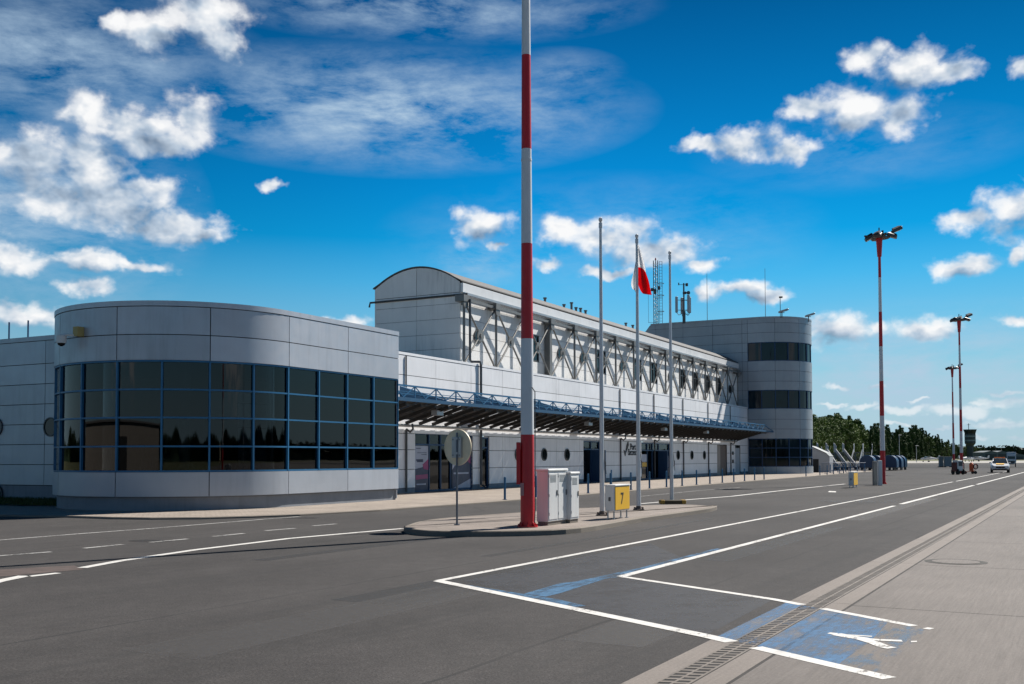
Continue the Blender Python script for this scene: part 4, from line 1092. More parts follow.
# --- light masts ------------------------------------------------------
def make_mast(loc, label, head_turn=0, box=False, h=15.3, r0=.158, r1=.075):
    t_ = thing('light_mast', Z0, label, 'light mast', 'red and white banded light masts along the apron')
    band = 2.14; m = MB(); zs = [.02]; mi = []; rr = []
    z = 0; k = 0
    while z < h - .1:
        z2 = min(z + band - (.09 if k == 0 else 0), h); 
        for q in range(3): zs.append(z + (z2 - z) * (q + 1) / 3); mi.append(k % 2)
        z = z2; k += 1
    m.tube([(0, 0, z) for z in zs], [r0 + (r1 - r0) * (z / h) for z in zs], 24, m=mi)
    for zj in (8.2,):
        m.tube([(0, 0, zj), (0, 0, zj + .05)], r0 + (r1 - r0) * zj / h + .008, 24, m=1)
    m.build('pole', [redp, whitep], t_, Z0)
    m = MB(); m.tube([(0, 0, 0), (0, 0, .03)], .23, 20)
    for k in range(8):
        a = k * PI / 4; c, s_ = math.cos(a), math.sin(a)
        m.prism([(c * .15 - s_ * .008, s_ * .15 + c * .008, .03), (c * .21 - s_ * .008, s_ * .21 + c * .008, .03), (c * .16 - s_ * .008, s_ * .16 + c * .008, .13)], (s_ * .016, -c * .016, 0))
        m.tube([(c * .205, s_ * .205, .03), (c * .205, s_ * .205, .07)], .014, 6)
    m.build('base_flange', redp, t_, Z0)
    m = MB(); m.tube([(0, 0, h - 1.25), (0, 0, h - .1)], [.13, .20], 16); m.build('head_sleeve', redp, t_, Z0)
    m = MB(); m.ring((0, 0, h - .12), (0, 0, 1), .15, .62, .05, 20)
    for a in (0, 1.57): m.beam((-.95 * math.cos(a + head_turn), -.95 * math.sin(a + head_turn), h), (.95 * math.cos(a + head_turn), .95 * math.sin(a + head_turn), h), .08, .10)
    m.tube([(0, 0, h - .1), (0, 0, h + .55)], .04, 8); m.tube([(.25, .1, h), (.25, .1, h + .4)], .07, 8)
    m.build('head_frame', darksteel, t_, Z0)
    for a, rad, dz, tl in ((-.10, 1.10, .42, -.4), (-.5, .75, -.02, .35), (1.4, .6, .05, .3), (2.8, .55, -.05, .5), (4.1, .6, 0, .4)):
        a += head_turn
        m = MB(); m.bbox(-.30, .30, -.24, .24, -.09, .09, .03); m.prism([(-.3, -.24, .09), (.3, -.24, .09), (.2, 0, .2), (-.2, 0, .2)], (0, .2, 0)); 
        Rm = Matrix.Rotation(a, 4, 'Z') @ Matrix.Rotation(tl, 4, 'Y')
        m.v = [Rm @ v_ for v_ in m.v]
        pos = Vector((rad * math.cos(a), rad * math.sin(a), h + dz)); m.v = [v_ + pos for v_ in m.v]
        m.beam((.2 * math.cos(a), .2 * math.sin(a), h), pos, .05, .05)
        fl_ = m.build('floodlight', darksteel, t_)
        g_ = MB(); g_.box(-.27, .27, -.21, .21, -.102, -.092); g_.v = [Rm @ v_ + pos for v_ in g_.v]; g_.build('lens', plain('lamp_lens', (.35, .33, .28), .25), fl_)
    if box:
        m = MB(); m.bbox(-.245, -.15, -.10, .10, .95, 1.88, .01); m.build('switch_box', redp, t_, Z0)
        m = MB(); m.box(-.16, -.08, -.145, -.14, .70, .98); m.build('maker_plate', plain('faded_plate', (.4, .2, .2), .6), t_, Z0)
        m = MB(); m.tube([(.10, -.15, 3.1), (.17, -.13, 3.0), (.17, -.13, 2.2), (.165, -.12, .4), (.15, -.12, .1)], .012, 6); m.build('cable', darksteel, t_, Z0)
    t_.location = loc; return t_
p = G(527.6, 527, .12); m1 = make_mast(p, 'nearest and tallest looking red and white mast standing on the paved island', 0, True, 15.4)
m2 = make_mast(G(883.0, 484), 'red and white light mast beside two slim cabinets on open asphalt', .1)
m3 = make_mast(G(961.8, 473.6), 'red and white light mast between trolley and orange fire trolley', .3)
m4 = make_mast(Vector((at(953.6, 450, 142).x, 142.0, 0)), 'thin farthest red and white light mast, just left of another mast', .0, h=13.9)

# --- flagpoles, flag --------------------------------------------------
def flagpole(loc, h, label):
    t_ = thing('flagpole', Z0, label, 'flagpole', 'pale metal flagpoles on the island')
    m = MB(); zs = [0.02, 2, 4, 6, h - .25]; m.tube([(0, 0, z) for z in zs], [.066 - .030 * z / h for z in zs], 16); m.build('pole', polem, t_, Z0)
    m = MB(); m.tube([(0, 0, h - .25), (0, 0, h - .12)], .05, 12); m.tube([(0, 0, h - .12), (0, 0, h - .05), (0, 0, h), (0, 0, h + .03)], [.02, .055, .05, .01], 12); m.build('finial', polem, t_, Z0)
    m = MB(); m.bbox(-.15, .15, -.15, .15, 0, .03, .008)
    for a in range(4):
        c, s_ = (-1, 1)[a % 2] * .11, (-1, 1)[a // 2] * .11; m.tube([(c, s_, .03), (c, s_, .085)], .022, 6)
    m.tube([(0, 0, .03), (0, 0, .12)], [.10, .07], 16)
    m.build('base_plate', plain('rusty_base', (.12, .09, .075), .7), t_, Z0)
    m = MB(); m.tube([(.07, 0, 1.25), (.10, 0, 1.28), (.10, 0, 1.42), (.07, 0, 1.46)], .012, 6); m.tube([(.11, -.02, 1.1), (.085, 0, 1.4), (.06, .02, 1.75), (.055, 0, 2.4)], .010, 5); m.build('cleat', darksteel, t_, Z0)
    t_.location = loc; return t_
flagpole(G(602.2, 515.5, .12), 7.95, 'bare pale flagpole just left of the yellow number box')
fp2 = G(638.7, 510, .12); flagpole(fp2, 8.12, 'middle flagpole, the one the white and red flag hangs on')
fp3 = G(671.8, 503.6, .12); flagpole(fp3, 8.45, 'bare flagpole on the low yellow and dark block')
flagm_w = clothmat('flag_white', (.78, .78, .80)); flagm_r = clothmat('flag_red', (.66, .012, .025))
def fl_pt(dx, z, dy): return Vector((fp2.x + dx, fp2.y + dy, z))
def fy(y): return EYE + (458 - y) / 33.6
fcols_white = [[(.03, 246, .02), (.03, 254, .02), (.03, 262, .02), (.035, 269, .02)], [(.06, 248, -.05), (.09, 256, -.06), (.12, 263, -.05), (.13, 270, -.05)], [(.08, 250, .02), (.15, 259, .04), (.20, 267, .04), (.22, 272, .03)], [(.10, 252, -.04), (.18, 262, -.06), (.235, 270, -.05), (.255, 275, -.05)]]
fcols_red = [[(.035, 269, .02), (.04, 278, .03), (.045, 287, .02), (.10, 292, .03)], [(.13, 270, -.05), (.15, 280, -.08), (.14, 290, -.07), (.16, 295.5, -.06)], [(.22, 272, .03), (.28, 281, .05), (.31, 289, .04), (.31, 296, .04)], [(.255, 275, -.05), (.34, 284, -.06), (.38, 291, -.05), (.42, 297, -.05)]]
fcols_left = [[(-.01, 262, .05), (-.01, 274, .06), (-.02, 286, .05), (-.03, 294, .05)], [(-.05, 265, -.03), (-.08, 275, -.04), (-.11, 285, -.03), (-.08, 292, -.03)], [(-.06, 268, .05), (-.12, 277, .06), (-.17, 285, .06), (-.13, 290.5, .06)]]
def cloth(cols, mat, name, parent=None, origin=None):
    m = MB(); nU, nV = len(cols) * 5, 14
    def cr(P, s):
        i = min(int(s), len(P) - 2); f = s - i; p0, p1, p2, p3 = P[max(i - 1, 0)], P[i], P[i + 1], P[min(i + 2, len(P) - 1)]
        return .5 * ((2 * p1) + (p2 - p0) * f + (2 * p0 - 5 * p1 + 4 * p2 - p3) * f * f + (3 * p1 - p0 - 3 * p2 + p3) * f ** 3)
    C_ = [[fl_pt(a, fy(y), b) for a, y, b in c] for c in cols]
    for i in range(nU + 1):
        row = [cr([cr(c, 3 * j_ / nV) for c in C_], (len(cols) - 1) * i / nU) for j_ in range(nV + 1)]
        m.v += row
    for i in range(nU):
        for j_ in range(nV):
            a = i * (nV + 1) + j_; m.f.append([a, a + 1, a + nV + 2, a + nV + 1]); m.mi.append(0)
    o = m.build(name, mat, parent, origin)
    so_ = o.modifiers.new('thickness', 'SOLIDIFY'); so_.thickness = .004
    return o
ft = thing('flag', fp2 + Vector((0, 0, 5.4)), 'white and red flag drooping from the middle flagpole', 'flag')
cloth(fcols_white, flagm_w, 'white_half', ft); cloth(fcols_red, flagm_r, 'red_half', ft); cloth(fcols_left, flagm_w, 'white_fold', ft)
m = MB(); m.bbox(-.42, .42, -.16, .16, 0, .13, .02); o = m.build('ballast_block', plain('dark_olive', (.06, .045, .02), .7, dirt=.2), None, Z0)
tag(o, 'low dark block with yellow ends at the foot of the third flagpole', 'ballast block'); o.location = fp3 + Vector((-.02, -.28, 0)); o.rotation_euler = (0, 0, .05)
WP[o.name] = o.location.copy()
for s_ in (-1, 1):
    m = MB(); m.bbox(s_ * .35 - .075, s_ * .35 + .075, -.17, .17, .005, .14, .02); c = m.build('end_cap', plain('ochre_paint', (.35, .20, .02), .6), None, Z0); c.parent = o

# --- sign seen from behind ---------------------------------------------
sp = G(457, 525, .12); t_ = thing('road_sign', Z0, 'round road sign seen from its cream back on a thin grey post', 'road sign')
nd = Vector((.64, .77, 0)).normalized(); sx = Vector((nd.y, -nd.x, 0))
m = MB(); m.tube([(0, 0, 0), (0, 0, 2.12)], .024, 12); m.tube([(0, 0, 0), (0, 0, .02)], .07, 12); m.build('post', postm, t_, Z0)
m = MB(); c = Vector((-.05, 0, 1.78)) + nd * .10; m.disc(c, nd, .415, .012, 48); m.ring(c - nd * .008, nd, .395, .418, .03, 48); dsk = m.build('disc', beigem, t_)
m = MB(); rr_ = [c - nd * .001 + sx * a + Vector((0, 0, b)) for a, b in ((-.13, -.24), (.15, -.24), (.15, .24), (-.13, .24))]
m.prism(rr_, -nd * .06); m.build('bracket_box', galv, t_)
m = MB()
for a in (-.1, .1):
    for b in (-.18, .18): m.tube([c - nd * .06 + sx * (a + .01) + Vector((0, 0, b)), c - nd * .072 + sx * (a + .01) + Vector((0, 0, b))], .014, 6)
m.build('bolts', darksteel, t_)
for z in (1.62, 1.96): 
    m = MB(); m.tube([(0, 0, z), (0, 0, z + .05)], .034, 10); m.build('clamp', galv, t_, Z0)
t_.location = sp

# --- cabinets -----------------------------------------------------------
def oriented(mb_obj, loc): mb_obj.location = loc; mb_obj.rotation_euler = (0, 0, ANGLE_A)
def cabinet(loc, L, Wd, h, label, mat_, group, doors=1, name='electrical_cabinet', cat='cabinet'):
    # near corner at loc; +x runs along the terminal, +y away from the apron
    t_ = thing(name, Z0, label, cat, group)
    m = MB(); m.bbox(0, L, 0, Wd, .08, h - .05, .012); m.build('body', mat_, t_, Z0)
    m = MB(); m.box(.02, L - .02, .02, Wd - .02, 0, .085); m.build('plinth', kerbm, t_, Z0)
    m = MB(); m.bbox(-.025, L + .025, -.025, Wd + .025, h - .055, h, .014); m.build('lid', mat_, t_, Z0)
    for k in range(doors):
        a, b = .03 + (L - .04) * k / doors, (L - .02) * (k + 1) / doors - .01
        m = MB(); m.bbox(a, b, -.012, .004, .13, h - .10, .005); d_ = m.build('door', mat_, t_, Z0)
        m = MB(); m.bbox(b - .07, b - .045, -.03, -.01, h * .52, h * .62, .004); m.build('handle', darksteel, d_, Z0)
        m = MB()
        for q in range(6): m.box(a + .06, b - .10, -.0155, -.0115, h - .30 + q * .028, h - .288 + q * .028)
        m.build('vent_slots', cab_dark, d_, Z0)
        m = MB()
        for q in (.22, h * .5, h - .2): m.box(a - .004, a + .012, -.02, -.010, q, q + .07)
        m.build('hinge', galv, d_, Z0)
    oriented(t_, loc); return t_
cabinet(G(548.2, 525.6, .12), 1.03, .29, 1.28, 'larger white electrical cabinet beside the near mast on the island', cabinetm, 'white cabinets on the island', 2)
cabinet(G(570.4, 523.2, .12), .50, .25, 1.20, 'slimmer white electrical cabinet behind the larger one on the island', cabinetm, 'white cabinets on the island')
b2 = G(873.6, 485.3); t_ = thing('electrical_cabinet', Z0, 'slim dark grey cabinet left of the second mast', 'cabinet', 'cabinets at the second mast')
m = MB(); m.bbox(0, .21, 0, .2, 0, 1.42, .015); m.build('body', cab_dark, t_, Z0); m = MB(); m.bbox(.02, .19, -.012, .0, .1, 1.3, .004); m.build('door', cab_dark, t_, Z0); m = MB(); m.bbox(.21, .27, .02, .2, .03, 1.4, .01); m.build('side_duct', galv, t_, Z0); t_.location = b2
t_ = thing('electrical_cabinet', Z0, 'slim white cabinet standing right against the second mast', 'cabinet', 'cabinets at the second mast')
m = MB(); m.bbox(0, .23, 0, .22, 0, 1.46, .015); m.build('body', cabinetm, t_, Z0); m = MB(); m.bbox(.02, .21, -.012, .0, .1, 1.36, .004); m.build('door', cabinetm, t_, Z0); t_.location = G(878.6, 485.6)

def number_box(loc, L, Wd, z0, h, label, digit=None):
    t_ = thing('number_box', Z0, label, 'number box')
    m = MB(); m.bbox(0, L, 0, Wd, z0, z0 + h, .02); m.build('body', cabinetm, t_, Z0)
    m = MB(); m.bbox(.03, L - .03, -.016, .004, z0 + .03, z0 + h - .03, .006); pl = m.build('face_panel', yellowm, t_, Z0)
    if digit:
        d_ = text('digit', digit, h * .62, blackp, None, Z0, (1, 0, 0), (0, 0, 1), .004, .006); d_.parent = pl; d_.location = (L * .36, -.019, z0 + h * .28)
    m = MB(); m.bbox(-.012, L + .012, -.03, Wd + .012, z0 + h - .012, z0 + h + .018, .006); m.build('lid', cabinetm, t_, Z0)
    m = MB(); m.bbox(-.02, .0, Wd * .4, Wd * .6, z0 + h * .4, z0 + h * .55, .004); m.build('latch', darksteel, t_, Z0)
    for x in (.08, L - .08):
        for y in (.05, Wd - .05):
            m = MB(); m.tube([(x, y, 0), (x, y, z0 + .01)], .02, 8); m.tube([(x, y, 0), (x, y, .012)], .05, 8); m.build('leg', galv, t_, Z0)
    oriented(t_, loc); return t_
number_box(G(614.6, 519.6, .12), 1.02, .26, .20, .64, 'low grey box with yellow face and black 7 on the island', '7')
number_box(G(853.6, 488), 1.3, .26, .12, .72, 'distant low grey box with a yellow face on open asphalt')

# --- bollards -------------------------------------------------------------
def make_bollard():
    t_ = thing('bollard', Z0, 'x', 'bollard', 'blue steel bollards along the walkway kerb')
    m = MB(); m.tube([(0, 0, .0), (0, 0, .84)], .045, 14); m.tube([(0, 0, .84), (0, 0, .865), (0, 0, .875)], [.045, .036, .01], 14); m.build('post', blue_steel, t_, Z0)
    m = MB(); m.tube([(0, 0, 0), (0, 0, .014)], .09, 14); m.build('foot_plate', blue_dark, t_, Z0); return t_
bp_ = make_bollard(); bl = [34.8 + 2.65 * k for k in range(16)]
for k, u in enumerate(bl):
    lab = ('%s blue bollard of the long kerb row, counted from the left' % ORD[k])
    o = bp_ if k == 0 else clone(bp_)
    o.location = W(u, -18.62, .06); o['label'] = lab
for k, u in enumerate((88.2, 94.0, 97.3, 100.4, 103.4)):
    o = clone(bp_); o.location = W(u, -18.5, .06); o['label'] = 'blue bollard in the sparser far row below the round corner tower'; o['group'] = 'far blue bollards by the corner tower'
for k, u in enumerate((105.6, 107.5, 109.6, 111.5, 113.6, 116.0, 118.4)):
    o = clone(bp_); o.location = W(u, -18.5 - (k % 2) * 1.6, .06); o['label'] = 'blue bollard in the dense cluster past the corner tower shed'; o['group'] = 'clustered blue bollards past the shed'
o = clone(bp_); u, _ = wv(611.3, 470, -23.6); o.location = W(u, -23.6, .06); o['label'] = 'blue bollard close to the wall, behind the kerb row'; 
def make_barrier(loc, rz, label):
    t_ = thing('barrier', Z0, label, 'barrier', 'blue tube barriers past the corner tower')
    m = MB(); m.tube([(-1.1, 0, .02), (-1.1, 0, 1.05), (1.1, 0, 1.05), (1.1, 0, .02)], .025, 8); m.tube([(-1.1, 0, .25), (1.1, 0, .25)], .02, 8); m.build('frame', blue_dark, t_, Z0)
    for k in range(13):
        m = MB(); m.tube([(-.95 + k * .158, 0, .25), (-.95 + k * .158, 0, 1.05)], .011, 6); m.build('bar', blue_dark, t_, Z0)
    for x in (-.8, .8):
        m = MB(); m.beam((x, -.3, .015), (x, .3, .015), .05, .03); m.beam((x, 0, .02), (x, 0, .25), .03, .03); m.build('foot', blue_dark, t_, Z0)
    t_.location = loc; t_.rotation_euler = (0, 0, rz); return t_
for k, (x, Y) in enumerate(((833, 101), (839.5, 104), (857, 112))):
    q = at(x, 470, Y); make_barrier(Vector((q.x, q.y, .06 if k < 2 else 0)), .1 + .1 * k, 'dark blue tube barrier, %s from the left beyond the shed' % ORD[k])

# --- things on roofs and walls --------------------------------------------
def lattice(loc, h):
    t_ = thing('lattice_mast', Z0, 'slim triangular lattice mast with ladder on the tower roof', 'lattice mast')
    c = [Vector((.24 * math.cos(a), .24 * math.sin(a), 0)) for a in (0.4, 2.5, 4.6)]
    m = MB()
    for q in c: m.tube([q, q + Vector((0, 0, h))], .042, 6)
    k = 0; z = .2
    while z < h - .3:
        for i in range(3):
            a, b = c[i], c[(i + 1) % 3]; m.tube([a + Vector((0, 0, z)), b + Vector((0, 0, z + .4 * (k % 2)))], .014, 5); m.tube([a + Vector((0, 0, z)), b + Vector((0, 0, z + .4))], .012, 5)
        z += .4; k += 1
    m.build('frame', steel, t_, Z0)
    m = MB()
    for x in (.38, .66): m.tube([(x, .1, .1), (x, .1, h - .1)], .024, 6)
    for k in range(int(h / .3)): m.tube([(.38, .1, .3 + k * .3), (.66, .1, .3 + k * .3)], .015, 5)
    for z in (1, 2.6, 3.8): m.beam((.1, 0, z), (.7, .1, z), .04, .04); m.ring((.52, .1, z + .25), (0, 0, 1), .30, .33, .04, 14)
    m.build('ladder', steel, t_, Z0)
    m = MB(); m.bbox(-.5, -.2, -.15, .15, 3.3, 3.6, .03); m.bbox(.15, .42, -.3, -.05, 3.4, 3.75, .03); m.tube([(-.1, -.2, 3.0), (-.1, -.35, 3.2), (-.1, -.2, 3.4)], .12, 8); m.build('relay_units', darksteel, t_, Z0)
    m = MB(); m.tube([(0, 0, h), (0, 0, h + .1), (0, 0, h + .25)], [.07, .08, .03], 10); m.build('warning_lamp', redp, t_, Z0)
    m = MB(); m.tube([(-.75, 0, .1), (-.75, 0, 3.0)], .015, 5); m.beam((-.75, 0, .15), (0, 0, .15), .03, .03); m.build('rod', steel, t_, Z0)
    t_.location = loc
q = at(656, 320, 102.5); lattice(Vector((q.x, q.y, 15.0)), 6.4)
def cellmast(loc):
    t_ = thing('antenna_mast', Z0, 'antenna mast with upright panel antennas on the tower roof', 'antenna mast')
    m = MB(); m.tube([(0, 0, 0), (0, 0, 4.0)], .08, 10); m.tube([(0, 0, 0), (0, 0, 1.2)], .16, 10); m.build('pole', darksteel, t_, Z0)
    for k, (x, y, hh) in enumerate(((-.75, -.1, 1.6), (.42, -.2, 1.75), (.62, .25, 1.6), (-.1, .6, 1.6))):
        m = MB(); m.bbox(x - .13, x + .13, y - .07, y + .07, 1.05, 1.05 + hh, .03); an = m.build('panel_antenna', galv, t_, Z0)
        m = MB(); m.beam((0, 0, 1.3), (x, y, 1.3), .05, .05); m.beam((0, 0, 2.3), (x, y, 2.3), .05, .05); m.tube([(x, y, 1.05), (x * .7, y, .8), (x * .3, 0, .95)], .03, 6); m.build('bracket', darksteel, an, Z0)
    m = MB(); m.beam((-.5, 0, 3.85), (.3, 0, 3.85), .04, .04); m.bbox(.18, .42, -.1, .1, 3.7, 4.0, .02); m.bbox(-.55, -.45, -.05, .05, 3.8, 4.05, .01); m.disc((.4, -.2, 3.0), (.3, -1, 0), .18, .1, 16); m.bbox(-.1, .25, -.15, .1, 2.9, 3.15, .02); m.build('head_units', darksteel, t_, Z0)
    t_.location = loc
q = at(684, 316, 102.0); cellmast(Vector((q.x, q.y, 15.0)))
def whip(x, ytop, lab):
    q = at(x, 320, 103); h = EYE + (458 - ytop) * 103 / F - 15.05 + .35
    t_ = thing('whip_antenna', Vector((q.x, q.y, 15.0)), lab, 'antenna'); m = MB(); m.tube([(0, 0, 0), (0, 0, .4), (0, 0, .42), (0, 0, h)], [.06, .06, .03, .018], 8); o = m.build('rod', steel, t_, Z0); o.location = (0, 0, 0)
    m = MB(); m.bbox(-.2, .2, -.2, .2, 0, .06, .01); o = m.build('foot', darksteel, t_, Z0); o.location = (0, 0, 0)
whip(707.3, 276, 'thin whip antenna left of centre on the tower roof'); whip(765.5, 271, 'taller thin whip antenna near the rounded tower corner')
def roof_flood(x, ytop, Y, lab, stalk):
    q = at(x, 320, Y); t_ = thing('roof_floodlight', Z0, lab, 'floodlight', 'floodlights on the tower roof')
    m = MB(); m.tube([(0, 0, 0), (0, 0, .55)], .05, 8); m.beam((-.25, 0, .5), (.25, 0, .5), .05, .05); m.build('bracket', darksteel, t_, Z0)
    m = MB(); m.bbox(-.45, .45, -.28, .28, -.09, .09, .03); Rm = Matrix.Rotation(-.3, 4, 'Y'); m.v = [Rm @ v_ + Vector((.15, 0, .68)) for v_ in m.v]; m.build('lamp_head', galv, t_, Z0)
    if stalk:
        m = MB(); m.tube([(-.1, .2, 0), (-.1, .2, 2.0), (0, .2, 2.1)], .03, 6); m.bbox(-.2, .12, .1, .3, 1.95, 2.1, .02); m.build('sensor_stalk', darksteel, t_, Z0)
    t_.location = Vector((q.x, q.y, 15.05))
roof_flood(782, 0, 98.6, 'floodlight with a thin sensor stalk on the tower roof edge', True); roof_flood(808.5, 0, 101.5, 'small floodlight at the far right end of the tower roof', False)
# cctv on the wing
bs = min((abs(proj(wp(s)[0] + Vector((0, 0, 5.5)))[0] - 83), s) for s in [WL * k / 400 for k in range(400)])[1]
pc, nc = wp(bs); tg_ = Vector((-nc.y, nc.x, 0)); 
if proj(pc + tg_)[0] > proj(pc)[0]: tg_ = -tg_
wz = EYE + (458 - 330) * pc.y / F - .02
t_ = thing('security_camera', pc + nc * .04 + Vector((0, 0, wz)), 'white dome security camera on a yellow bracket high on the rounded wing', 'security camera')
def rel(a, b, c): return tg_ * a + nc * b + Vector((0, 0, c))
m = MB(); m.hexa([rel(-.11, 0, -.15), rel(.11, 0, -.15), rel(.11, .24, -.15), rel(-.11, .24, -.15), rel(-.11, 0, .15), rel(.11, 0, .15), rel(.11, .24, .15), rel(-.11, .24, .15)]); o = m.build('bracket', plain('ochre_box', (.42, .33, .12), .6), t_, Z0); o.location = Z0
m = MB(); m.tube([rel(.05, .2, -.12), rel(.25, .32, -.10), rel(.42, .38, -.10)], .035, 8); o = m.build('arm', cabinetm, t_, Z0); o.location = Z0
m = MB(); c = rel(.45, .40, 0); m.tube([c + Vector((0, 0, z)) for z in (-.10, -.12, -.22, -.36)], [.05, .15, .155, .14], 18); o = m.build('housing', cabinetm, t_, Z0); o.location = Z0
m = MB(); m.tube([c + Vector((0, 0, z)) for z in (-.36, -.42, -.46)], [.12, .10, .03], 18); o = m.build('dome', dark_glass, t_, Z0); o.location = Z0

# --- shed beyond the tower ----------------------------------------------
us_ = 112.0
t_ = thing('shed', plane_u(820, 473.5, us_), 'small grey lean-to shed with sloping roof and dark doorway by the tower', 'shed')
pts = [plane_u(x, y, us_) for x, y in ((800, 473), (829.3, 472.5), (829.6, 457), (826, 453.6), (812, 447.3), (800, 444.5))]
for q in pts[:2]: q.z = -.02
dr = [plane_u(x, y, us_) for x, y in ((813, 473), (818.6, 473), (818.6, 459), (813, 459))]
for q in dr[:2]: q.z = .02
m = MB(); m.prism(pts, A * 2); m.build('wall', cladding('shed_cladding', (.36, .37, .39), .6, .1, .2), t_)
m = MB(); 
for a, b in zip(pts[2:], pts[3:]): m.prism([a + Vector((0, 0, .02)) - A * .1, b + Vector((0, 0, .02)) - A * .1, b + Vector((0, 0, .10)) - A * .1, a + Vector((0, 0, .10)) - A * .1], A * 2.2)
m.build('roof', cab_dark, t_)
m = MB(); m.prism([q - A * .02 for q in dr], A * .01); m.build('door', plain('dark_opening', (.02, .02, .022), .8), t_)

# --- boarding stairs, baggage carts, ground vehicles ------------------------
white_gse = plain('white_gse', (.30, .32, .35), .5, 0, .08, 2, dirt=.3); tread = plain('tread_metal', (.2, .19, .17), .6, .3)
def make_stairs():
    t_ = thing('boarding_stairs', Z0, 'x', 'boarding stairs', 'passenger boarding stairs parked beyond the tower')
    L, H_ = 3.6, 2.6
    for y in (-.62, .62):
        m = MB(); m.prism([(0, y, .45), (L, y, H_ - .15), (L, y, H_ + .40), (0, y, .95)], (0, .05, 0)); m.build('side_panel', white_gse, t_, Z0)
    m = MB()
    for k in range(13): m.box(.1 + k * L / 13, .1 + k * L / 13 + .30, -.6, .6, .42 + k * (H_ - .45) / 13, .47 + k * (H_ - .45) / 13)
    m.beam((0, -.5, .3), (L, -.5, H_ - .3), .08, .14); m.beam((0, .5, .3), (L, .5, H_ - .3), .08, .14); m.build('steps', tread, t_, Z0)
    m = MB(); m.box(L, L + .7, -.65, .65, H_ - .15, H_ - .05); m.build('platform', tread, t_, Z0)
    for y in (-.67, .62):
        m = MB(); m.prism([(L, y, H_ - .05), (L + .7, y, H_ - .05), (L + .75, y, H_ + 1.25), (L + .1, y, H_ + 1.05)], (0, .05, 0)); m.build('platform_screen', white_gse, t_, Z0)
    m = MB(); m.box(-.3, L + .6, -.55, .55, .32, .46); m.beam((L + .3, -.45, .4), (L + .7, -.45, H_ - .1), .08, .08); m.beam((L + .3, .45, .4), (L + .7, .45, H_ - .1), .08, .08); m.build('chassis', blue_dark, t_, Z0)
    for x in (0, L + .8):
        for y in (-.6, .6):
            m = MB(); m.tube([(x, y - .09, .27), (x, y + .09, .27)], .27, 14); m.build('wheel', blackm, t_, Z0)
    return t_
st0 = make_stairs()
for k, (x, Y, rz, sc) in enumerate(((823.5, 134, 1.50, .80), (832.5, 130, 1.62, .92), (841.5, 136, 1.62, .86), (851.5, 132, 1.68, .92), (854.5, 138, 1.10, .92), (867, 142, 1.2, .92))):
    o = st0 if k == 0 else clone(st0); q = at(x, 468, Y); o.location = (q.x, q.y, 0); o.rotation_euler = (0, 0, rz); o.scale = (sc,) * 3
    o['label'] = '%s set of white boarding stairs from the left beyond the tower' % ORD[k]
tarp = plain('blue_tarpaulin', (.005, .038, .10), .45, 0, .15, 2, dirt=.2)
def make_cart():
    t_ = thing('baggage_cart', Z0, 'x', 'baggage cart', 'blue round-topped baggage carts behind the second mast')
    m = MB(); L = 1.9; pr = [(-.85, .42), (-.85, 1.05)] + [(-.85 * math.cos(a), 1.05 + .82 * math.sin(a)) for a in [PI * k / 14 for k in range(1, 14)]] + [(.85, 1.05), (.85, .42)]
    m.prism([(0, y, z) for y, z in pr], (L, 0, 0)); m.build('cover', tarp, t_, Z0)
    for x in (-.02, L / 2, L - .03):
        m = MB(); o_ = [(x, y * 1.02, .42 + (z - .42) * 1.015) for y, z in pr]; i_ = [(x, y * .97, .42 + (z - .42) * .97) for y, z in pr]
        for a, b, c, d in zip(o_, o_[1:], i_[1:], i_): m.prism([a, b, c, d], (.05, 0, 0))
        m.build('hoop', blue_steel, t_, Z0)
    m = MB(); m.box(-.1, L + .1, -.8, .8, .34, .42); m.beam((-.1, 0, .3), (-1.1, 0, .25), .06, .06); m.build('bed', darksteel, t_, Z0)
    for x in (.45, L - .45):
        for y in (-.7, .7):
            m = MB(); m.tube([(x, y - .07, .2), (x, y + .07, .2)], .2, 12); m.build('wheel', blackm, t_, Z0)
    return t_
ct = make_cart()
for k, (x, Y) in enumerate(((867, 124), (874.5, 128), (889.5, 126), (894.5, 129), (898.5, 133))):
    o = ct if k == 0 else clone(ct); q = at(x, 470, Y); o.location = (q.x, q.y, 0); o.rotation_euler = (0, 0, ANGLE_A); o['label'] = '%s blue covered baggage cart from the left behind the second mast' % ORD[k]

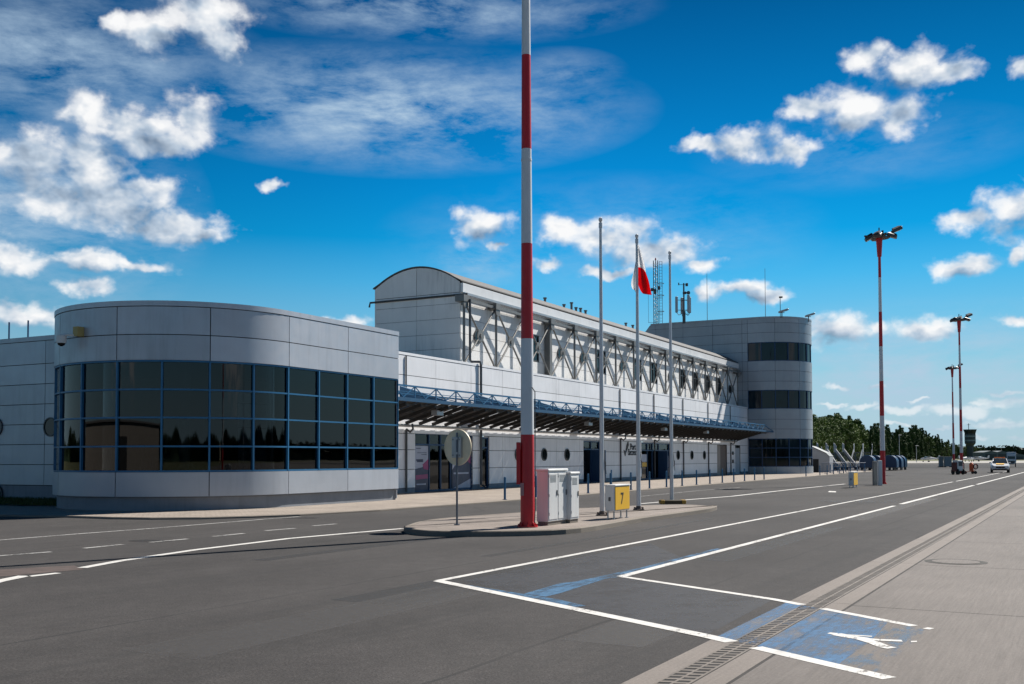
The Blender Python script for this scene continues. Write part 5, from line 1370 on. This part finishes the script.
car_white = plain('white_car_paint', (.62, .63, .64), .25, 0, .03); car_glass = glass('car_glass', (.02, .025, .03), tone=.2); lampm = plain('lamp_glass', (.5, .5, .48), .15)
def make_car(loc, rz):
    t_ = thing('parked_car', Z0, 'white estate car with orange roof beacons and yellow bonnet panel, facing us', 'car')
    # x forward, y left
    m = MB()
    secs = [(-2.2, .74, .42, .98), (-1.9, .86, .30, 1.02), (-1.0, .88, .26, .98), (.6, .88, .26, .98), (1.5, .87, .28, .90), (2.0, .80, .34, .80), (2.2, .66, .42, .70)]
    rings = []
    for x, w, z0, z1 in secs: rings.append([(x, -w * .94, z0), (x, -w, z0 + .12), (x, -w, z1 - .12), (x, -w * .88, z1), (x, w * .88, z1), (x, w, z1 - .12), (x, w, z0 + .12), (x, w * .94, z0)])
    o_ = len(m.v)
    for r_ in rings: m.v += [Vector(q) for q in r_]
    for i in range(len(rings) - 1):
        for k in range(8): m.f.append([o_ + i * 8 + k, o_ + i * 8 + (k + 1) % 8, o_ + (i + 1) * 8 + (k + 1) % 8, o_ + (i + 1) * 8 + k]); m.mi.append(0)
    m.f.append([o_ + k for k in range(8)]); m.mi.append(0); m.f.append([o_ + (len(rings) - 1) * 8 + k for k in range(8)]); m.mi.append(0)
    m.build('body', car_white, t_, Z0)
    m = MB(); m.hexa([(-2.1, -.74, .98), (.95, -.76, .94), (.95, .76, .94), (-2.1, .74, .98), (-1.85, -.58, 1.47), (.10, -.60, 1.47), (.10, .60, 1.47), (-1.85, .58, 1.47)]); m.build('greenhouse', car_glass, t_, Z0)
    m = MB(); m.bbox(-1.88, .13, -.61, .61, 1.455, 1.51, .02)
    for y in (-1, 1):
        m.beam((.95, y * .755, .95), (.10, y * .605, 1.47), .06, .05); m.beam((-.6, y * .765, .95), (-.65, y * .60, 1.47), .08, .03)
    m.build('roof', car_white, t_, Z0)
    for y in (-.62, .62):
        m = MB(); m.bbox(2.0, 2.16, y - .15, y + .15, .58, .70, .03); m.build('headlight', lampm, t_, Z0)
    m = MB(); m.box(2.15, 2.215, -.42, .42, .50, .66); m.box(2.13, 2.20, -.6, .6, .34, .44); m.build('grille', blackm, t_, Z0)
    m = MB(); m.hexa([(1.15, -.4, .955), (1.9, -.36, .865), (1.9, .36, .865), (1.15, .4, .955), (1.15, -.4, .975), (1.9, -.36, .885), (1.9, .36, .885), (1.15, .4, .975)]); m.build('bonnet_panel', yellowm, t_, Z0)
    m = MB(); m.bbox(-.5, -.25, -.5, .5, 1.51, 1.62, .03); bb = m.build('beacon_bar', plain('orange_beacon', (.75, .16, .02), .35), t_, Z0)
    for y in (-.92, .92):
        m = MB(); m.bbox(.62, .75, y - .10, y + .10, .98, 1.10, .03); m.build('mirror', car_white, t_, Z0)
    for x in (-1.4, 1.4):
        for y in (-.78, .78):
            m = MB(); m.tube([(x, y - .1, .31), (x, y + .1, .31)], .31, 18); wv_ = m.build('wheel', blackm, t_, Z0); m = MB(); m.tube([(x, y - .11, .31), (x, y + .11, .31)], .18, 12); m.build('rim', galv, wv_, Z0)
    t_.location = loc; t_.rotation_euler = (0, 0, rz)
q = at(1000.0, 474, 108); q.z = 0; make_car(q, math.atan2(-q.y, -q.x) + .02)
def make_truck(loc, rz):
    t_ = thing('truck', Z0, 'white service truck facing us, parked behind the estate car', 'truck')
    m = MB(); m.bbox(.9, 2.3, -.95, .95, .55, 2.3, .12); m.build('cab', car_white, t_, Z0)
    m = MB(); m.prism([(2.31, -.82, 1.35), (2.31, .82, 1.35), (2.26, .76, 2.12), (2.26, -.76, 2.12)], (.02, 0, 0)); m.build('windscreen', car_glass, t_, Z0)
    m = MB(); m.bbox(-3.2, .8, -1.05, 1.05, .8, 2.55, .04); m.build('load_box', plain('truck_grey', (.38, .40, .42), .5), t_, Z0)
    m = MB(); m.box(2.28, 2.34, -.8, .8, .7, 1.0); m.box(-3.2, 2.2, -.6, .6, .45, .62); m.build('chassis', blackm, t_, Z0)
    for y in (-.72, .72):
        m = MB(); m.bbox(2.28, 2.35, y - .13, y + .13, .72, .9, .03); m.build('headlight', lampm, t_, Z0)
    for x in (-2.2, 1.6):
        for y in (-.85, .85):
            m = MB(); m.tube([(x, y - .12, .42), (x, y + .12, .42)], .42, 18); m.build('wheel', blackm, t_, Z0)
    t_.location = loc; t_.rotation_euler = (0, 0, rz)
q = at(1011.6, 468.4, 165); make_truck(Vector((q.x, q.y, .02)), math.atan2(-q.y, -q.x)); bpy.data.objects['truck'].scale = (.7, .66, .95)
# orange fire trolley, ground power unit, grey containers
t_ = thing('fire_trolley', Z0, 'orange wheeled fire extinguisher trolley right of the third mast', 'trolley')
om = plain('orange_paint', (.62, .10, .02), .45)
m = MB(); m.tube([(0, 0, .3), (0, 0, .95), (0, 0, 1.05), (0, 0, 1.12)], [.19, .19, .12, .05], 16); m.build('cylinder', om, t_, Z0)
m = MB(); m.beam((-.75, 0, .15), (.25, 0, .3), .06, .06); m.tube([(.2, -.25, .3), (.42, -.25, .9), (.42, .25, .9), (.2, .25, .3)], .025, 8); m.beam((-.7, -.2, .12), (-.7, .2, .12), .08, .08); m.build('frame', om, t_, Z0)
m = MB(); m.ring((.38, -.02, .72), (.3, -1, 0), .2, .27, .08, 20); m.build('hose', blackm, t_, Z0)
for x, y in ((.25, -.3), (.25, .3), (-.6, 0)):
    m = MB(); m.tube([(x, y - .04, .15), (x, y + .04, .15)], .15, 12); m.build('wheel', blackm, t_, Z0)
t_.location = G(971.5, 474)
t_ = thing('ground_power_unit', Z0, 'pale wheeled ground power unit between the two distant masts', 'power unit')
m = MB(); m.bbox(-.45, .40, -.5, .5, .35, 1.35, .06); m.build('body', cabinetm, t_, Z0); m = MB(); m.bbox(-.62, -.45, -.45, .45, .3, 1.15, .03); m.build('end_panel', plain('dark_red_panel', (.10, .02, .025), .5), t_, Z0)
m = MB(); m.box(-.3, .3, -.515, -.50, .8, 1.2); m.build('grille', darksteel, t_, Z0); m = MB(); m.tube([(.3, -.5, 1.3), (.55, -.5, 1.0), (.55, -.5, .5)], .05, 8); m.build('cable', blackm, t_, Z0)
for x in (-.42, .45):
    for y in (-.4, .4):
        m = MB(); m.tube([(x - .08, y, .28), (x + .08, y, .28)], .28, 14); m.build('wheel', blackm, t_, Z0)
t_.location = G(957.9, 474.6); t_.rotation_euler = (0, 0, .3); t_.scale = (.72, .72, 1.0)
for nm, x, w, h, mt, lab in (('dark', 941, .6, 1.7, cab_dark, 'narrow dark grey container left of the distant masts'), ('grey', 947.8, 1.15, 1.65, plain('slate_box', (.20, .23, .24), .6), 'wider grey container left of the distant masts')):
    q = at(x, 467, 165); t_ = thing('storage_container', Z0, lab, 'container', 'grey containers on the far apron')
    m = MB(); m.bbox(-w / 2, w / 2, -.25, .25, .1, h, .03); m.build('body', mt, t_, Z0); m = MB(); m.bbox(-w / 2 - .03, w / 2 + .03, -.28, .28, h - .04, h + .03, .01); m.build('lid', mt, t_, Z0)
    m = MB(); m.box(-w / 2 + .05, w / 2 - .05, -.265, -.25, .2, h - .15); m.build('door', mt, t_, Z0); m = MB(); m.box(-w / 2, -w / 2 + .1, -.6, .6, 0, .1); m.box(w / 2 - .1, w / 2, -.6, .6, 0, .1); m.build('skid', blackm, t_, Z0)
    t_.location = Vector((q.x, q.y, .02))
# light aircraft parked far off
def make_plane():
    t_ = thing('light_aircraft', Z0, 'x', 'aircraft', 'small white aircraft parked at the far edge of the apron')
    m = MB(); m.tube([(3.2, 0, 1.2), (3.0, 0, 1.2), (2.2, 0, 1.25), (.8, 0, 1.4), (-.8, 0, 1.4), (-2.5, 0, 1.35), (-3.8, 0, 1.4)], [.08, .30, .46, .60, .58, .28, .12], 14); m.build('fuselage', car_white, t_, Z0)
    m = MB(); m.hexa([(-.4, -5, 1.95), (.9, -5, 1.95), (1.1, 5, 1.95), (-.4, 5, 1.95), (-.3, -5, 2.07), (.8, -5, 2.07), (1.0, 5, 2.07), (-.3, 5, 2.07)]); m.build('wing', car_white, t_, Z0)
    m = MB(); m.prism([(-3.0, -.04, 1.45), (-4.0, -.04, 1.45), (-4.2, -.04, 2.6), (-3.7, -.04, 2.6)], (0, .08, 0)); m.build('tail_fin', car_white, t_, Z0)
    m = MB(); m.box(-4.0, -3.3, -1.5, 1.5, 1.45, 1.52); m.build('tailplane', car_white, t_, Z0)
    m = MB(); m.bbox(.2, 1.7, -.42, .42, 1.55, 1.96, .08); m.build('cockpit_glass', car_glass, t_, Z0)
    for x, y in ((2.2, 0), (.1, -1.1), (.1, 1.1)):
        m = MB(); m.tube([(x, y - .07, .25), (x, y + .07, .25)], .25, 12); m.beam((x, y, .25), (x, y * .4, 1.2), .06, .08); m.build('wheel', blackm, t_, Z0)
    return t_
pl = make_plane()
for k, (x, Y, rz, lab) in enumerate(((929, 330, 2.9, 'white light aircraft parked in front of the dark pines, leftmost'), (967, 340, .3, 'white light aircraft parked behind the distant masts'), (979, 355, 2.6, 'white light aircraft parked below the control tower'))):
    o = pl if k == 0 else clone(pl); q = at(x, 460, Y); o.location = (q.x, q.y, .06); o.rotation_euler = (0, 0, rz); o.scale = (.8,) * 3; o['label'] = lab
# control tower
q = at(970.3, 450, 640); t_ = thing('control_tower', Z0, 'dark grey airport control tower with flared glass cab on the horizon', 'control tower')
ctm = plain('tower_slate', (.045, .06, .065), .6); ctl = plain('tower_pale', (.22, .26, .27), .6)
def oct_(m, z0, r0, z1, r1): m.tube([(0, 0, z0), (0, 0, z1)], [r0, r1], 8)
m = MB(); oct_(m, 0, 2.1, 8.6, 2.1); oct_(m, 8.6, 2.2, 10.2, 3.4); m.build('shaft', ctm, t_, Z0)
m = MB(); oct_(m, 10.2, 3.4, 16.0, 3.4); bd = m.build('body', ctm, t_, Z0)
for z in (11.4, 14.0):
    m = MB(); oct_(m, z, 3.45, z + .9, 3.45); m.build('pale_band', ctl, bd, Z0)
m = MB(); oct_(m, 16.0, 3.3, 18.2, 3.95); m.build('cab_glass', tower_glass, t_, Z0); m = MB(); oct_(m, 18.2, 4.1, 18.7, 4.1); m.build('roof', ctm, t_, Z0)
m = MB(); m.tube([(-.8, 0, 18.7), (-.8, 0, 22.5)], .18, 6); m.beam((-1.8, 0, 21.6), (.3, 0, 21.6), .2, .2); m.build('antenna', ctm, t_, Z0)
t_.location = Vector((q.x, q.y, -.03))
for k, (x, wd, Y, h) in enumerate(((985.5, 7.2, 520, 3.9), (996.5, 6.0, 525, 3.9), (1012, 8, 560, 2.6))):
    q = at(x, 457, Y); t_ = thing('hangar', Z0, '%s low slate hangar from the left, right of the control tower' % ORD[k], 'hangar', 'low hangars on the horizon')
    m = MB(); m.box(-wd / 2, wd / 2, -6, 6, 0, h); m.build('wall', plain('hangar_wall', (.12, .15, .16), .7), t_, Z0)
    m = MB(); m.prism([(-wd / 2 - .1, -6.1, h), (wd / 2 + .1, -6.1, h), (0, -6.1, h + .8)], (0, 12.2, 0)); m.build('roof', plain('hangar_roof', (.09, .11, .115), .6), t_, Z0)
    m = MB(); m.box(-wd / 2 + .8, wd / 2 - .8, -6.05, -6.01, 0, h - .8); m.build('door', ctm, t_, Z0); t_.location = Vector((q.x, q.y, 0))
for k, (x, Y, h) in enumerate(((899.5, 300, 8.0), (916.5, 310, 5))):
    q = at(x, 457, Y); t_ = thing('lamp_post', Z0, '%s thin grey lamp post in front of the pines' % ('taller' if k == 0 else 'shorter'), 'lamp post')
    m = MB(); m.tube([(0, 0, 0), (0, 0, h)], [.11, .07], 8); m.build('pole', galv, t_, Z0); m = MB(); m.bbox(-.2, .6, -.12, .12, h - .05, h + .1, .03); m.build('lamp_head', galv, t_, Z0); t_.location = Vector((q.x, q.y, .04))

# --- trees -------------------------------------------------------------
leaf_d = leafmat('broadleaf', (.036, .066, .016), (.072, .12, .026), (.14, .19, .042))
leaf_p = leafmat('pine_needles', (.026, .054, .018), (.048, .088, .026), (.09, .14, .040))
def make_tree(seed, pine, mat):
    r = random.Random(seed); t_ = thing('pine_tree' if pine else 'broadleaf_tree', Z0, 'x', 'tree', 'x')
    H_ = 15.0
    m = MB(); m.tube([(0, 0, 0), (.1, .05, H_ * .4), (.0, 0, H_ * .92)], [.26, .18, .04], 8)
    lobes = []
    if pine:
        z = H_ * .10
        while z < H_ * .97:
            w = (1 - (z / H_)) ** .75 * 3.3 * r.uniform(.75, 1.15) + .25
            for k in range(4 if w > 1 else 2):
                a = r.uniform(0, 6.28); d = w * r.uniform(.3, .75); lobes.append((math.cos(a) * d, math.sin(a) * d, z + r.uniform(-.4, .4), max(.45, w * .55), .5 + w * .12))
                m.tube([(0, 0, z), (math.cos(a) * d, math.sin(a) * d, z + .1)], [.05, .02], 5)
            z += r.uniform(.7, 1.2)
    else:
        for k in range(26):
            a = r.uniform(0, 6.28); z = H_ * (.12 + .80 * r.random() ** .8); wmax = 3.8 * math.sin(min(1, max(.05, (z / H_ + .12))) * PI * .88) + .5
            d = wmax * math.sqrt(r.random()) ; q_ = (math.cos(a) * d, math.sin(a) * d, z); rr_ = r.uniform(.9, 1.7); lobes.append((*q_, rr_, rr_ * .8))
            m.tube([(0, 0, z * .55), (q_[0] * .6, q_[1] * .6, z * .85), q_], [.09, .05, .02], 5)
    m.build('trunk', bark, t_, Z0)
    c = MB()
    for (x, y, z, rw, rh) in lobes:
        for k in range(int(60 + 60 * rw)):
            v_ = Vector((r.gauss(0, 1), r.gauss(0, 1), r.gauss(0, 1))).normalized() * (r.random() ** .4)
            q_ = Vector((x + v_.x * rw, y + v_.y * rw, z + v_.z * rh)); s_ = r.uniform(.12, .30)
            n1 = Vector((r.gauss(0, 1), r.gauss(0, 1), r.gauss(0, 1))).normalized(); n2 = n1.cross(Vector((r.gauss(0, 1), r.gauss(0, 1), r.gauss(0, 1)))).normalized()
            if pine: n1 = n1 * .6 + Vector((0, 0, .15))
            c.add([q_ - n1 * s_, q_ + n2 * s_, q_ + n1 * s_, q_ - n2 * s_ * .8], [(0, 1, 2, 3)])
    c.build('crown', mat, t_, Z0, smooth=False); return t_
protos = [make_tree(1, False, leaf_d), make_tree(2, False, leaf_d), make_tree(3, True, leaf_p), make_tree(4, True, leaf_p), make_tree(5, True, leaf_p)]
used = set()
prof_t = [(806, 416), (812, 412), (822, 416), (835, 412), (847, 417), (853, 416), (862, 426), (868, 431), (877, 422), (888, 425), (893, 431), (900, 425), (907, 432), (914, 424), (922, 429), (930, 434), (938, 435), (946, 441), (954, 444), (962, 446), (975, 446.5), (990, 448)]
def top_at(x):
    for (x0, y0), (x1, y1) in zip(prof_t, prof_t[1:]):
        if x0 <= x <= x1: return y0 + (y1 - y0) * (x - x0) / (x1 - x0)
    return prof_t[0][1] if x < 806 else 449
rt = random.Random(11); n_t = 0
def put_tree(x, Y, ytop, broad):
    i = rt.choice((0, 1) if broad else (2, 3, 4)); o = protos[i] if i not in used else clone(protos[i]); used.add(i)
    h = (457.2 - ytop) * Y / F + EYE; q = at(x, 457, Y); sc = h / 15.0
    o.location = (q.x, q.y, -.03); o.rotation_euler = (0, 0, rt.uniform(0, 6.28)); o.scale = (sc * rt.uniform(.95, 1.3), sc * rt.uniform(.95, 1.3), sc)
    if broad: o['label'] = 'leafy green broadleaf tree in the wood behind the parked stairs and tower'; o['group'] = 'broadleaf trees beyond the apron'
    else: o['label'] = 'dark green pine in the tall tree line beyond the far apron'; o['group'] = 'pines beyond the apron'
for row, (dy, step) in enumerate(((0, 4.0), (5, 5.2), (12, 6.5))):
    x = 802 + row * 1.5
    while x < 984:
        Y = 300 + (x - 802) * 2.9 - row * 22
        broad = (x < 856 and rt.random() < .85) or (x > 925 and rt.random() < .35)
        put_tree(x, Y, top_at(x) - 1.2 + dy + rt.uniform(-1.5, 3.0) * (1 if row else .8), broad)
        x += step * rt.uniform(.8, 1.25) * (1 if x < 900 else .8)
# far wood all round the airfield, one mass
rw = random.Random(9); fw = MB()
K = 180
ringp = []
for k in range(K):
    a = 2 * PI * k / K; Rr = (1250 + 120 * math.sin(a * 3) + 60 * math.sin(a * 7 + 1)) * (1 if math.cos(a) > .6 else max(.42, 1 - (.6 - math.cos(a)) * 2.2)); h = 13 + 2.5 * math.sin(a * 23) + 2 * math.sin(a * 41 + 2); ringp.append((Vector((Rr * math.sin(a), Rr * math.cos(a), 0)), h))
for k in range(K):
    (a, ha), (b, hb) = ringp[k], ringp[(k + 1) % K]
    fw.add([a - Vector((0, 0, .1)), b - Vector((0, 0, .1)), b + Vector((0, 0, hb * .95)), a + Vector((0, 0, ha * .95)), a * 1.04 + Vector((0, 0, ha * .95)), b * 1.04 + Vector((0, 0, hb * .95))], [(0, 1, 2, 3), (3, 2, 5, 4)])
    for q in range(90):
        s_ = rw.random(); base_ = a.lerp(b, s_); hh = ha + (hb - ha) * s_
        z = hh * (1.08 - .6 * rw.random() ** 1.2); pt = base_ * (1 - rw.random() * .012) ; sz = rw.uniform(1.0, 2.6)
        n1 = Vector((rw.gauss(0, 1), rw.gauss(0, 1), rw.gauss(0, 1))).normalized(); n2 = n1.cross(Vector((rw.gauss(0, 1), rw.gauss(0, 1), rw.gauss(0, 1)))).normalized()
        pt = pt + Vector((0, 0, z)); fw.add([pt - n1 * sz, pt + n2 * sz, pt + n1 * sz, pt - n2 * sz], [(0, 1, 2, 3)])
tag(fw.build('far_wood', leafmat('far_foliage', (.016, .030, .018), (.026, .044, .022), (.04, .06, .03)), None, Z0, smooth=False), 'low dark wood along the horizon round the airfield', 'wood', kind='stuff')
# beige building across the yard, seen mirrored in the round wing
sb_ = thing('service_building', Vector((-37, 12, 0)), 'beige flat-roofed building mirrored in the left panes of the rounded wing', 'building')
m = MB(); m.bbox(-5, 5, -24, 16, 0, 3.7, .02); m.build('wall', plain('beige_render', (.25, .22, .19), .8, dirt=.3), sb_, Z0)
m = MB(); m.box(4.98, 5.03, -7, -1, 0, 2.9); m.build('door', plain('dark_door', (.02, .02, .02), .5), sb_, Z0)
m = MB(); m.bbox(-5.2, 5.2, -24.2, 16.2, 3.7, 3.85, .02); m.build('roof', roofm, sb_, Z0)
for c in sb_.children: c.location = Z0
sb_.rotation_euler = (0, 0, .7)
